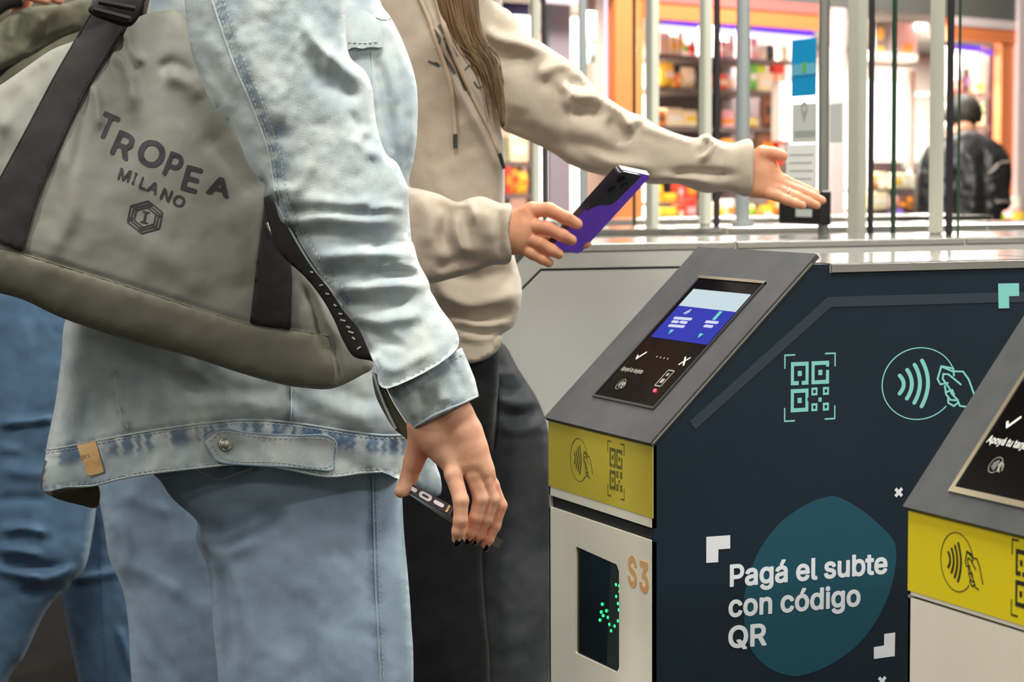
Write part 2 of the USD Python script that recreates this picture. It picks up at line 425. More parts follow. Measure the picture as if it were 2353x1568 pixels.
def to_manifold(m):
    return manifold3d.Manifold(manifold3d.Mesh(m.vertices.astype(np.float32), m.faces.astype(np.uint32)))
def union(ms):
    try:
        M = to_manifold(ms[0])
        for x in ms[1:]: M = M + to_manifold(x)
        if M.num_tri() > 0:
            o = M.to_mesh(); return trimesh.Trimesh(o.vert_properties[:, :3], o.tri_verts, process=False)
    except Exception: pass
    return cat(ms)
# ------------------------------------------------------------------ materials
mat('floor_stone', lin(14, 12, 11), .85, spec=.1, c2=lin(20, 17, 15), scale=14)
mat('ceiling_paint', lin(150, 150, 146), .9)
mat('wall_paint', lin(190, 186, 176), .8)
mat('steel_warm', lin(240, 231, 210), .4, .05, c2=lin(246, 238, 220), scale=5, stretch=(1, 1, .15), bump=.04, bscale=400)
mat('steel_grey', lin(200, 200, 195), .34, .45, c2=lin(192, 192, 187), scale=4, bump=.05, bscale=500)
mat('steel_mirror', lin(178, 176, 172), .16, 1.0)
mat('dark_gap', lin(12, 11, 11), .8)
mat('navy_film', lin(20, 35, 47), .38, spec=.3, c2=lin(23, 38, 50), scale=4, bump=.06, bscale=900)
mat('navy_ridge', lin(44, 55, 65), .38)
mat('console_paint', lin(62, 64, 66), .5, c2=lin(70, 71, 72), scale=30, bump=.12, bscale=1500)
mat('console_edge', lin(40, 41, 43), .5)
mat('yellow_film', lin(238, 214, 24), .42, bump=.03)
mat('yellow_film_faded', lin(196, 176, 50), .45, c2=lin(206, 186, 66), scale=9)
mat('print_dark', lin(40, 42, 30), .6)
mat('print_brown', lin(96, 92, 34), .6)
mat('print_white', lin(232, 234, 240), .5)
mat('print_teal', lin(132, 208, 200), .5)
mat('blob_teal', lin(14, 74, 92), .4)
mat('bezel_metal', lin(196, 186, 160), .3, .8)
mat('black_glass', lin(10, 9, 9), .2, spec=.07)
mat('window_black', lin(12, 20, 16), .1)
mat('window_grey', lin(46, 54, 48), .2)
mat('sticker_orange', lin(222, 170, 110), .6)
emitter('led_green', (.02, 1.0, .16), 3.2)
emitter('led_red', (1.0, .03, .05), 5)
emitter('screen_white', lin(214, 232, 238), .74)
emitter('screen_blue', lin(66, 72, 190), .72)
emitter('screen_print', lin(222, 226, 250), .78)
emitter('screen_mint', lin(120, 224, 200), .78)
mat('reader_print', lin(214, 214, 206), .6)
mat('reader_print_dim', lin(140, 140, 128), .6)

# ------------------------------------------------------------------ setting
struct('floor', box((-7, -7, -.1), (22, 17, 0)), LOOK['floor_stone'])
struct('ceiling', box((-7, -7, CEIL), (22, 17, CEIL + .1)), LOOK['ceiling_paint'])
struct('wall_back', box((-7, 16.8, 0), (22, 17, CEIL)), LOOK['wall_paint'])
struct('wall_left', box((-7.2, -7, 0), (-7, 17, CEIL)), LOOK['wall_paint'])
struct('wall_front', box((-7, -7.2, 0), (22, -7, CEIL)), LOOK['wall_paint'])
struct('wall_right', box((21.8, -7, 0), (22, 17, CEIL)), LOOK['wall_paint'])

# ------------------------------------------------------------------ ticket gates
W, ZC, V1, ZT, LEN = .306, .80, .217, 1.01, 2.3
SL = math.hypot(V1, ZT - ZC); SC, SS = V1 / SL, (ZT - ZC) / SL
def g_front(y0): return Frame((0, y0, 0), (0, -1, 0), (0, 0, 1))
def g_side(y0): return Frame((0, y0 - W, 0), (1, 0, 0), (0, 0, 1))
V1S = {-.85: .1613}   # the nearest gate has a steeper console
def g_slope(y0):
    v1 = V1S.get(y0, V1); l = math.hypot(v1, ZT - ZC); c, s_ = v1 / l, (ZT - ZC) / l
    return Frame(np.array([0, y0, ZC]) + np.array([-s_, 0, c]) * .006, (0, -1, 0), (c, 0, s_))
def profile(v1): return sg.Polygon([(0, 0), (LEN, 0), (LEN, ZT), (v1, ZT), (0, ZC)])
INNER = sg.Polygon([(.03, .06), (.03, .79), (.2305, .9695), (LEN - .12, .962), (LEN - .12, .06)])
def gate_base(label, y0, side_mat, group=None, side_grooved=True, caps=(0.24, .58, 1.03, 1.68, LEN)):
    t = thing('ticket_gate', label, 'turnstile', (0, y0 - W / 2, 0), group)
    v1 = V1S.get(y0, V1); PROFILE = profile(v1)
    core = sg.Polygon([(.004, 0), (LEN - .004, 0), (LEN - .004, ZT - .012), (v1 + .004, ZT - .012), (.004, ZC - .006)])
    m = extrude(core, W - .008)
    obj('cabinet', frame_mesh(m, (0, y0 - .004, 0), (1, 0, 0), (0, 0, 1), (0, -1, 0)), LOOK['dark_gap'], t, smooth=False)
    sd = g_side(y0); far = Frame((0, y0, 0), (-1, 0, 0), (0, 0, 1))
    if side_grooved:
        obj('side_panel', sd.put(PROFILE.difference(INNER.buffer(.004, join_style=2)), .004, -.004), side_mat, t, smooth=False)
        obj('access_panel', sd.put(INNER, .0035, -.004), side_mat, t, smooth=False)
    else:
        obj('side_panel', sd.put(PROFILE, .004, -.004), side_mat, t, smooth=False)
    obj('side_panel', far.put(affinity.scale(PROFILE, -1, 1, origin=(0, 0)), .004, -.004), LOOK['steel_grey'], t, smooth=False)
    for a, b in zip(caps[:-1], caps[1:]):
        obj('top_cap', box((a + .0015, y0 - W - .002, ZT - .012), (b - .0015, y0 + .002, ZT + .001), .002), LOOK['steel_mirror'], t, smooth=False)
    return t
def gate_front(t, y0, yellow, mark, yb, lower_top, window=True):
    fr = g_front(y0)
    obj('upper_band', fr.put(sg.box(0, yb - .012 if window else yb - .004, W, ZC - .001), .004, -.004), LOOK['steel_warm'], t, smooth=False)
    lab = obj('yellow_label', fr.put(sg.box(0, yb, W, ZC - .0005), .0008, 0), yellow, t, smooth=False, label='yellow label with tap and scan pictograms')
    pl = sg.box(0, .03, W, lower_top)
    hole = sg.Polygon([(.087, .640), (.203, .636), (.2085, .630), (.2085, .512), (.203, .506), (.085, .506)]).buffer(.003)
    if window: pl = pl.difference(hole)
    obj('front_plate', fr.put(pl, .004, -.004), LOOK['steel_warm'], t, smooth=False)
    ic = affinity.translate(icon_contactless(.0262, .0275, .03), .0965 if window else .0815, .757 if window else .7602)
    obj('tap_icon', fr.put(ic, .0004, .0008), mark, lab, smooth=False)
    qc = affinity.translate(icon_code(.023, .034), .205 if window else .189, .757 if window else .7605)
    obj('scan_icon', fr.put(qc, .0004, .0008), mark, lab, smooth=False)
    return fr, hole
def gate_console(t, y0, u0, u1, s0, s1, lit):
    sl = g_slope(y0); SLy = math.hypot(V1S.get(y0, V1), ZT - ZC)
    obj('console', sl.put(sg.box(-.0005, -.002, W + .0005, SLy + .012).buffer(.001), .006, -.006), LOOK['console_paint'], t, smooth=False)
    win = sg.box(u0, s0, u1, s1); b = .006 if not lit else .0035
    obj('bezel', sl.put(win.difference(win.buffer(-b, join_style=2)), .0022, 0), LOOK['console_edge' if lit else 'bezel_metal'], t, smooth=False)
    if lit: obj('bezel_strip', sl.put(sg.box(u0, s1 - b, u1, s1 + .001), .0028, 0), LOOK['bezel_metal'], t, smooth=False, label='bright metal strip above the screen')
    gl = obj('reader_plate', sl.put(win.buffer(-b * .7, join_style=2), .0012, 0), LOOK['black_glass'], t, smooth=False, label='black glass of screen and card reader')
    return sl, gl

# gate 1: the one whose navy side faces us
G1 = gate_base('navy-sided ticket gate with lit blue screen, yellow label and green arrow window', 0.0, LOOK['navy_film'], side_grooved=False)
gate1_front, hole = gate_front(G1, 0.0, LOOK['yellow_film_faded'], LOOK['print_brown'], .711, .683)
lw = obj('arrow_window', gate1_front.put(hole.buffer(.004), .002, -.0045), LOOK['window_black'], G1, smooth=False, label='black window with green dot arrow')
obj('window_grey_piece', gate1_front.put(sg.Polygon([(.172, .506), (.208, .506), (.208, .636), (.184, .640)]), .0006, -.0024), LOOK['window_grey'], lw, smooth=False)  # grey slanted piece over the right part of the black window
for k, (x, y) in enumerate([(456, 1010), (475, 1017), (477, 1050), (457, 1077), (467, 1118), (472, 1155), (485, 1195), (467, 1218), (448, 1248), (428, 1275), (418, 1238), (376, 1122), (370, 1167), (400, 1160), (381, 1188), (409, 1198), (363, 1213)]):
    a, b = gate1_front.hit(1230 + x / 2.497, 940 + y / 2.497)
    s = trimesh.creation.icosphere(1, .0021); s.vertices = s.vertices * [.6, 1, 1] + gate1_front.at(a, b, -.0018)
    obj('indicator_lamp', s, LOOK['led_green'], lw, smooth=True)
for ch, x0, x1, y in (('S', 1443.5, 1464, 1343), ('3', 1470, 1491, 1356)):
    obj('sticker_letter', gate1_front.put(text_on(gate1_front, ch, (x0, y), (x1, y + 7), 64, 7), .0004, 0), LOOK['sticker_orange'], G1, smooth=False, label=f'faded orange sticker {ch}')
sl1, gl1 = gate_console(G1, 0.0, .078, .2525, .044, .2615, True)
fx = lambda *pts: sg.Polygon([sl1.hit(*p) for p in pts])
ds = obj('display', sl1.put(sg.box(.0925, .1525, .2445, .2085), .0008, .0012), LOOK['screen_blue'], G1, smooth=False, label='lit blue part of the screen')
obj('display_header', sl1.put(sg.box(.0925, .2085, .2435, .2390), .0008, .0012), LOOK['screen_white'], G1, smooth=False, label='lit white band of the screen')
def cr4(x, y): return (1350 + x / 4.48, 600 + y / 4.48)
for x0, y0_, x1, y1_ in ((900, 598, 1083, 612), (878, 634, 948, 640), (962, 640, 1036, 648), (845, 676, 1008, 688), (1225, 637, 1356, 648), (1210, 680, 1300, 688)):
    obj('text_line', sl1.put(stroke([sl1.hit(*cr4(x0 + 8, y0_)), sl1.hit(*cr4(x1 - 8, y1_))], .0044), .0003, .002), LOOK['screen_print'], ds, smooth=False)
for x, y in ((868, 738), (1170, 778)):
    a, b = sl1.hit(*cr4(x, y)); obj('arrow_mark', sl1.put(sg.Polygon([(a - .005, b + .003), (a + .005, b + .003), (a, b - .0045)]), .0003, .002), LOOK['screen_mint'], ds, smooth=False)
a, b = sl1.hit(*cr4(1346, 575)); obj('phone_icon', sl1.put(sg.box(a - .003, b - .0065, a + .003, b + .0065).buffer(.001), .0003, .002), LOOK['screen_mint'], ds, smooth=False)
a, b = sl1.hit(*cr4(1040, 535)); obj('card_icon', sl1.put(stroke([(a - .005, b - .003), (a + .004, b + .004)], .0022).union(stroke([(a, b - .004), (a + .005, b + .001)], .0012)), .0003, .002), LOOK['screen_print'], ds, smooth=False)
def reader_marks(sl, gl, pts, small):
    (cx_, cy_), (tx, ty), (ix, iy) = pts
    k = 1.0
    obj('check_mark', sl.put(stroke([(cx_ - .006, cy_ - .001), (cx_ - .002, cy_ - .006), (cx_ + .008, cy_ + .006)], .003 * k), .0003, .0012), LOOK['reader_print'], gl, smooth=False)
    g = text_outline('Apoyá tu tarjeta', .0078 if not small else .0066, 3); sx = (.068 if not small else .060) / g.bounds[2]
    g = affinity.translate(affinity.scale(g, sx, 1, origin=(0, 0)), tx, ty)
    obj('lettering', sl.put(g, .0003, .0012), LOOK['reader_print' if not small else 'reader_print_dim'], gl, smooth=False)
    ic = affinity.translate(icon_contactless(.0085, .0085, .08), ix, iy)
    obj('tap_icon', sl.put(ic, .0003, .0012), LOOK['reader_print_dim'], gl, smooth=False)
reader_marks(sl1, gl1, (sl1.hit(*cr4(550, 980)), sl1.hit(*cr4(345, 1130)), sl1.hit(*cr4(350, 1275))), True)
a, b = sl1.hit(*cr4(1005, 1040)); obj('cross_mark', sl1.put(unary_union([stroke([(a - .006, b - .006), (a + .006, b + .006)], .0028), stroke([(a - .006, b + .006), (a + .006, b - .006)], .0028)]), .0003, .0012), LOOK['reader_print'], gl1, smooth=False)
for k in range(4):
    a, b = sl1.hit(*cr4(722 + k * 37, 994 + k * 7)); obj('dot_mark', sl1.put(sg.Point(a, b).buffer(.0014), .0003, .0012), LOOK['reader_print_dim'], gl1, smooth=False)
a, b = sl1.hit(*cr4(800, 1215)); c0 = sg.box(a - .007, b - .012, a + .007, b + .012).buffer(.002)
obj('phone_icon', sl1.put(unary_union([c0.difference(c0.buffer(-.0018)), sg.box(a - .004, b - .008, a + .004, b - .001), sg.Point(a, b + .006).buffer(.0028)]), .0003, .0012), LOOK['reader_print_dim'], gl1, smooth=False)
a, b = sl1.hit(1507, 900); s = trimesh.creation.icosphere(2, .0026); s.vertices = s.vertices + sl1.at(a, b, .0014)
obj('status_lamp', s, LOOK['led_red'], G1, smooth=True, label='glowing red lamp')
obj('edge_trim', tube([sl1.at(W + .0008, .0, -.004), sl1.at(W + .0008, .302, -.004)], .0011, 6), LOOK['bezel_metal'], G1, label='thin bright metal edge')
# navy side
sd1 = g_side(0.0); side1 = '/World/ticket_gate/side_panel'; side1 = stage.GetPrimAtPath(side1)
side1.SetCustomDataByKey('label', 'dark navy vinyl side with teal and white print')
band = sg.LineString([(.052, .8203), (.2415, .9637), (LEN - .12, .9560)]).buffer(.0062, join_style=2, cap_style='flat')
obj('pressed_ridge', sd1.put(band, .0006, 0), LOOK['navy_ridge'], side1, smooth=False)
bl = np.array([(1480, 140), (1640, 220), (1780, 330), (1900, 450), (1940, 560), (1920, 760), (1860, 950), (1750, 1150), (1600, 1320), (1400, 1450), (1200, 1520), (1080, 1510), (960, 1460), (860, 1370), (800, 1260), (770, 1080), (775, 880), (830, 680), (920, 500), (1060, 330), (1250, 200), (1380, 150)]) / 3.35 + [1480, 1100]
obj('printed_blob', sd1.put(sd1.poly(spline(bl, 6, True)), .0003, 0), LOOK['blob_teal'], side1, smooth=False)
for txt, p0, p1 in (('Pagá el subte', (1676.5, 1347.5), (2038.5, 1316.5)), ('con código', (1673.5, 1417.5), (1976.5, 1391)), ('QR', (1673, 1489.5), (1761, 1481))):
    obj('lettering', sd1.put(text_on(sd1, txt, p0, p1, 47, 5), .0003, .0003), LOOK['print_white'], side1, smooth=False)
for pts in (((1622.7, 1234.3), (1677.6, 1230.4), (1677.6, 1261), (1650.5, 1263), (1650, 1292.5), (1622.7, 1294)), ((2031.6, 1457.6), (2056.7, 1454.3), (2055.5, 1508.4), (2007.8, 1515), (2007.8, 1488), (2031.2, 1484))):
    obj('corner_mark', sd1.put(sd1.poly(pts), .0003, .0001), LOOK['print_white'], side1, smooth=False)
obj('corner_mark', sd1.put(sd1.poly(((2292.7, 651.8), (2340.5, 651), (2340.8, 680.5), (2317.5, 681), (2318, 708.5), (2293.6, 709))), .0003, .0007), LOOK['print_teal'], side1, smooth=False)
for x, y in ((2065, 1132), (2027, 1566)):
    a, b = sd1.hit(x, y); r = .0048
    obj('cross_mark', sd1.put(unary_union([stroke([(a - r, b - r), (a + r, b + r)], .0042, 'flat'), stroke([(a - r, b + r), (a + r, b - r)], .0042, 'flat')]), .0003, 0), LOOK['print_white'], side1, smooth=False)
a, b = sd1.hit(2112, 882); obj('tap_icon', sd1.put(affinity.translate(icon_contactless(.0545, .0452, .03), a, b), .0003, 0), LOOK['print_teal'], side1, smooth=False)
a, b = sd1.hit(1861, 890); obj('scan_icon', sd1.put(affinity.translate(icon_code(.0355, .0405), a, b), .0003, 0), LOOK['print_teal'], side1, smooth=False)

# gate 2: nearest, cut by the edge of the picture
G2 = gate_base('nearest ticket gate with grey console and bright yellow label, cut off by picture edge', -.85, LOOK['navy_film'], side_grooved=False)
fr2, _ = gate_front(G2, -.85, LOOK['yellow_film'], LOOK['print_dark'], .7195, .7125, window=False)
sl2, gl2 = gate_console(G2, -.85, .0535, .2285, .0225, .240, False)
reader_marks(sl2, gl2, (np.array([.0815, .1055]), np.array([.063, .0800]), np.array([.0967, .0587])), False)
obj('display', sl2.put(sg.box(.062, .15, .224, .232), .0008, .0012), LOOK['screen_blue'], G2, smooth=False, label='lit blue part of the screen')
# the gates beyond
for y0, lab in ((.85, 'brushed steel ticket gate side behind the woman in the beige hoodie'), (1.70, 'farther steel ticket gate of which only the bright top edge shows'), (2.55, 'farthest steel ticket gate at the left end of the row')):
    t = gate_base(lab, y0, LOOK['steel_grey']); gate_front(t, y0, LOOK['yellow_film_faded'], LOOK['print_brown'], .711, .683, False)
    gate_console(t, y0, .078, .2525, .044, .2615, True)

# ------------------------------------------------------------------ glass portal across the lanes
mat('post_cream', lin(178, 178, 164), .5, c2=lin(172, 172, 158), scale=3)
mat('post_grey', lin(150, 156, 156), .4, .4)
mat('tube_steel', lin(150, 152, 146), .3, .7)
mat('gasket_black', lin(16, 15, 18), .6)
mat('glass_edge', lin(44, 66, 50), .2)
mat('paper_white', lin(226, 226, 220), .7)
mat('paper_grey', lin(188, 192, 186), .7)
mat('sticker_blue', lin(8, 142, 196), .45)
mat('sticker_pale_blue', lin(96, 168, 196), .5)
mat('print_green', lin(90, 170, 60), .5)
mat('box_black', lin(22, 22, 24), .4)
LOOK['pane_glass'] = usdkit.material(stage, '/World/Looks/pane_glass', {'t': ('transparent_bsdf', {'color': (.985, .995, .99)}), 'g': ('glossy_bsdf', {'roughness': .02, 'color': (.9, .9, .9)}), 'm': ('mix_closure', {'fac': .06})},
                [('t.BSDF', 'm.closure1'), ('g.BSDF', 'm.closure2')], surface='m.closure')
PX0 = 1.10
pf = Frame((PX0, 0, 0), (0, -1, 0), (0, 0, 1))
def py_(px, dx=0.0):
    return -Frame((PX0 + dx, 0, 0), (0, -1, 0), (0, 0, 1)).hit(px, 500)[0]
TOPZ = 2.35
def post(name, x0, x1, z0, m, label, d=.02, cat_='post', extra=None, round_=False):
    t = thing(name, label, cat_, (PX0, (py_(x0) + py_(x1)) / 2, z0))
    a, b = py_(x0, -d / 2), py_(x1, d / 2); rr = (x1 - x0) / 2 * to_px((PX0, a, 1.1))[2] / FPX
    if round_:
        obj('pipe', tube([(PX0, (a + b) / 2, z0), (PX0, (a + b) / 2, TOPZ)], rr, 20), m, t)
        obj('foot_flange', tube([(PX0, (a + b) / 2, z0), (PX0, (a + b) / 2, z0 + .012)], rr * 1.6, 20), m, t)
    else:
        obj('profile', box((PX0 - d / 2, b, z0), (PX0 + d / 2, a, TOPZ), .004), m, t, smooth=False)
    if extra: obj('gasket', box((PX0 - .006, py_(extra[1], .006), z0), (PX0 + .006, py_(extra[0], -.006), TOPZ), .002), LOOK['gasket_black'], t, smooth=False, label='black rubber edge')
    return t
ZG = ZT + .001
post('portal_post', 1219, 1243, ZG, LOOK['post_cream'], 'narrow cream post with black edge above the outstretched arm', extra=(1244, 1257))
post('portal_post', 1604, 1637, ZG, LOOK['post_cream'], 'cream post with black edge rising behind the beige sleeve cuff', extra=(1638, 1655))
post('portal_post', 2131, 2170, ZG, LOOK['post_cream'], 'wide cream post with broad black edge beside the man in black', extra=(2171, 2190))
post('portal_post', 1481, 1516, 0, LOOK['post_cream'], 'cream post beside the orange column, above the purple phone')
post('portal_post', 1944, 1993, 0, LOOK['post_cream'], 'widest plain cream post right of the glass with notices', extra=(1996, 2004))
post('portal_tube', 1691, 1722, ZG, LOOK['post_grey'], 'grey round tube right of the black edge, behind the wrist', cat_='tube', round_=True)
post('portal_tube', 1879, 1904, 0, LOOK['tube_steel'], 'thin steel tube behind the fingertips of the open hand', cat_='tube', round_=True)
post('portal_post', 1334, 1346, ZG, LOOK['post_grey'], 'thin grey frame upright just above the elbow of the beige sleeve')
for x0, x1, z0, lab in ((1453, 1462, 0, 'dark green glass edge in front of the orange column'), (2046, 2059, 0, 'dark green glass edge in front of the bright fridge'), (2199, 2204, ZG, 'thin glass edge standing right of the broad black edge')):
    p = obj('glass_edge_strip', box((PX0 - .003, py_(x1, .003), z0), (PX0 + .003, py_(x0, -.003), TOPZ), .001), LOOK['glass_edge'], smooth=False); tag(p, lab, 'glass edge')
for k, (x0, x1, z0, lab) in enumerate(((1258, 1333, ZG, 'glass pane between thin upright and leftmost black edge'), (1347, 1452, ZG, 'glass pane left of the orange column'), (1517, 1603, ZG, 'glass pane in front of the neon-lit shelves'), (1725, 1877, ZG, 'glass pane carrying the blue sticker'), (1906, 1942, ZG, 'narrow glass pane right of the thin steel tube'), (2006, 2045, ZG, 'glass pane left of the dark edge by the fridge'), (2060, 2130, ZG, 'glass pane right of the dark edge by the fridge'), (2205, 2420, ZG, 'glass pane in front of the man in the black jacket'))):
    t = thing('glass_door', lab, 'glass door', (PX0, py_((x0 + x1) / 2), ZG))
    obj('pane', box((PX0 - .004, py_(x1) + .001, ZG), (PX0 + .004, py_(x0) - .001, TOPZ - .06)), LOOK['pane_glass'], t, smooth=False)
    obj('top_rail', box((PX0 - .016, py_(x1) + .001, TOPZ - .06), (PX0 + .016, py_(x0) - .001, TOPZ), .003), LOOK['post_grey'], t, smooth=False)
def sheet(name, x0, x1, y0, y1, m, label, cat_, thick=.0012, parent=None, lift=.005):
    f = Frame((PX0 - lift, 0, 0), (0, -1, 0), (0, 0, 1))
    a, b = f.hit(x0, (y0 + y1) / 2)[0], f.hit(x1, (y0 + y1) / 2)[0]; c, d = f.hit((x0 + x1) / 2, y1)[1], f.hit((x0 + x1) / 2, y0)[1]
    p = obj(name, f.put(sg.box(a, c, b, d), thick, 0), m, parent, smooth=False)
    if parent is None: tag(p, label, cat_)
    return p, f, (a, b, c, d)
p, f, _ = sheet('sticker', 1820, 1876, 90, 221, LOOK['sticker_blue'], 'bright blue sticker on the glass left of the steel tube', 'sticker')
sheet('sticker_band', 1820, 1876, 146, 172, LOOK['sticker_pale_blue'], None, None, .0006, p, .0068)
sheet('sticker_mark', 1844, 1852, 143, 166, LOOK['print_green'], None, None, .0006, p, .0076)
p, f, (a, b, c, d) = sheet('notice', 1822, 1877, 238, 328, LOOK['paper_grey'], 'pale grey notice with a map pin below the blue sticker', 'notice')
pin = unary_union([sg.Point(0, .012).buffer(.013).difference(sg.Point(0, .012).buffer(.006)), sg.Polygon([(-.011, .006), (.011, .006), (0, -.018)])])
mat('print_grey', lin(150, 154, 148), .7)
obj('pin_mark', f.put(affinity.translate(pin, (a + b) / 2, (c + d) / 2 + .018), .0005, .0012), LOOK['print_grey'], p, smooth=False)
obj('text_band', f.put(sg.box(a + .008, c + .012, b - .004, c + .024), .0005, .0012), LOOK['print_grey'], p, smooth=False)
p, f, (a, b, c, d) = sheet('paper_sheet', 1808, 1877, 332, 440, LOOK['paper_white'], 'white paper sheet on the glass behind the open hand', 'paper')
for k in range(5): obj('text_band', f.put(sg.box(a + .012, d - .022 - .016 * k, b - .012 - .006 * (k % 2), d - .0195 - .016 * k), .0004, .0012), LOOK['print_grey'], p, smooth=False)
p, f, _ = sheet('notice', 1908, 1936, 238, 328, LOOK['paper_grey'], 'narrow grey notice right of the thin steel tube', 'notice')
t = thing('lock_box', 'black box with a pale label below the fingertips', 'box', tuple(pf.at(*pf.hit(1867, 478))))
o0, o1 = pf.hit(1817, 514), pf.hit(1918, 438)
obj('case', box((PX0 - .03, -o1[0], o0[1]), (PX0 - .006, -o0[0], o1[1]), .004), LOOK['box_black'], t, smooth=False)
f = Frame((PX0 - .03, 0, 0), (0, -1, 0), (0, 0, 1)); q0, q1 = f.hit(1829, 498), f.hit(1866, 481)
obj('case_label', f.put(sg.box(q0[0], q0[1], q1[0], q1[1]), .0008, 0), LOOK['paper_grey'], t, smooth=False)
# ------------------------------------------------------------------ the kiosk behind the portal
SA = (1.025 * np.array([RT[0], RT[1], 0]) + np.array([FW[0], FW[1], 0])); SA /= np.linalg.norm(SA)
SB = np.array([-SA[1], SA[0], 0]); SB = SB if SB @ FW > 0 else -SB
S0 = P(1515, 406, 10.3); S0[2] = 0
def sp_(px, py, b):
    """pixel -> (along the front, height) on the vertical plane that lies b metres behind the kiosk's front"""
    d = FW + (px - CX) / FPX * RT + (CY - py) / FPX * UP; o = S0 + SB * b
    t = ((o - CAM) @ SB) / (d @ SB); X = CAM + t * d
    return (X - S0) @ SA, X[2]
def sbox(a0, a1, b0, b1, z0, z1, bev=0):
    m = box((a0, b0, z0), (a1, b1, z1), bev); return frame_mesh(m, S0, SA, SB, (0, 0, 1))
def pbox(x0, x1, y0, y1, b, d, bev=0):
    xm, ym = (x0 + x1) / 2, (y0 + y1) / 2
    a0, a1 = sp_(x0, ym, b)[0], sp_(x1, ym, b)[0]; z1, z0 = sp_(xm, y0, b)[1], sp_(xm, y1, b)[1]
    return sbox(a0, a1, b, b + d, z0, z1, bev)
def ppos(x, y, b):
    a, z = sp_(x, y, b); return S0 + SA * a + SB * b + np.array([0, 0, z])
mat('kiosk_orange', lin(250, 140, 82), .5)
mat('kiosk_coral', lin(250, 120, 112), .5)
mat('kiosk_soffit', lin(104, 102, 98), .8)
mat('kiosk_wall', lin(226, 214, 204), .8)
mat('kiosk_violet_grey', lin(150, 140, 152), .6)
mat('kiosk_magenta', lin(150, 8, 92), .5)
mat('kiosk_pink', lin(244, 222, 220), .6)
mat('shelf_grey', lin(112, 100, 96), .6)
mat('shelf_back', lin(96, 82, 84), .7)
mat('counter_dark', lin(92, 84, 76), .6)
emitter('neon_violet', (.20, .05, 1.0), 1.1)
emitter('neon_core', (.62, .56, 1.0), 2.2)
emitter('lit_white', (1.0, .95, .86), 3.2)
emitter('lit_tube', (1.0, .97, .92), 6.0)
emitter('lit_cream', (1.0, .90, .74), 1.7)
emitter('lit_lilac', (.86, .74, 1.0), 1.6)
A0, A1 = sp_(1060, 200, 0)[0], 6.5
K = thing('kiosk', 'brightly lit kiosk with orange fascia and violet neon behind the glass portal', 'shop', tuple(S0))
obj('back_wall', sbox(A0, A1, 2.3, 2.36, 0, CEIL - .02), LOOK['kiosk_wall'], K, smooth=False)
zf0 = sp_(1515, 45, 0)[1]; a_f0 = sp_(1478, 100, 0)[0]
zf1 = sp_(1800, 7, 0)[1]
for xa, xb in ((1478, 1884), (2176, 2900)):
    fa0, fa1 = sp_(xa, 80, 0)[0], sp_(xb, 80, 0)[0]
    fs = obj('fascia', sbox(fa0, fa1, -.03, .03, zf0, zf1), LOOK['kiosk_orange'], K, smooth=False)
    obj('fascia_stripe', sbox(fa0, fa1, -.036, -.03, zf0 + (zf1 - zf0) * .62, zf1), LOOK['kiosk_pink' if xa > 2000 else 'kiosk_coral'], fs, smooth=False)
obj('soffit', sbox(A0, A1, -.03, 2.3, zf1, zf1 + .5), LOOK['kiosk_soffit'], K, smooth=False)
obj('column', pbox(1414, 1478, -60, 900, .0, .05), LOOK['kiosk_orange'], K, smooth=False, label='orange column')
obj('column', pbox(2297, 2336, 92, 900, -.02, .05), LOOK['kiosk_orange'], K, smooth=False, label='orange column')
obj('side_wall', pbox(2255, 2299, 108, 900, .68, .08), LOOK['kiosk_magenta'], K, smooth=False, label='magenta wall')  # magenta is the wall's own colour
obj('pillar', pbox(2337, 2420, -40, 900, -.05, .06), LOOK['kiosk_pink'], K, smooth=False, label='pale pink pillar')
obj('pillar', pbox(1911, 1941, 18, 900, -.04, .05), LOOK['kiosk_pink'], K, smooth=False, label='pale pink pillar')
obj('counter', pbox(1485, 1880, 506, 900, -.05, .36), LOOK['counter_dark'], K, smooth=False)
obj('counter', pbox(2000, 2130, 552, 900, -.14, .18), LOOK['counter_dark'], K, smooth=False)
obj('counter', pbox(2230, 2420, 552, 900, -.25, .5), LOOK['counter_dark'], K, smooth=False)
def neon(x0, y0, x1, y1, b, label, core=True):
    t = thing('neon_tube', label, 'neon light', tuple(ppos((x0 + x1) / 2, (y0 + y1) / 2, b)))
    obj('violet_tube', tube([ppos(x0, y0, b), ppos(x1, y1, b)], .016, 8), LOOK['neon_violet'], t)
    if core: obj('white_tube', tube([ppos(x0 + 3, y0 + 13, b + .05), ppos(x1 - 3, y1 + 13, b + .05)], .014, 8), LOOK['neon_core'], t)
    obj('end_cap', tube([ppos(x0 - 2, y0, b), ppos(x0, y0, b)], .019, 8), LOOK['kiosk_soffit'], t)
neon(1517, 48, 1604, 56, .12, 'violet neon tube above the shelves, leftmost piece behind the glass')
neon(1652, 57, 1692, 61, .12, 'short violet neon tube between black edge and grey round tube')
neon(1722, 64, 1866, 77, .12, 'longest violet neon tube, above the blue sticker')
neon(1843, 32, 1845, 66, .1, 'upright violet neon piece above the blue sticker', False)
neon(2190, 108, 2252, 113, .12, 'violet neon tube below the orange fascia on the right')
neon(2256, 116, 2276, 122, .2, 'violet neon end piece on the magenta wall', False)
def lit(name, x0, x1, y0, y1, b, m, label, cat_, fr=True):
    t = thing(name, label, cat_, tuple(ppos((x0 + x1) / 2, (y0 + y1) / 2, b)))
    obj('lit_face', pbox(x0, x1, y0, y1, b, .03), LOOK[m], t, smooth=False)
    if fr: obj('housing', pbox(x0 - 3, x1 + 3, y0 - 3, y1 + 3, b + .031, .08), LOOK['kiosk_wall'], t, smooth=False)
    return t
lit('lamp_strip', 1804, 1817, 190, 322, .1, 'lit_white', 'upright white lamp strip left of the blue sticker', 'lamp')
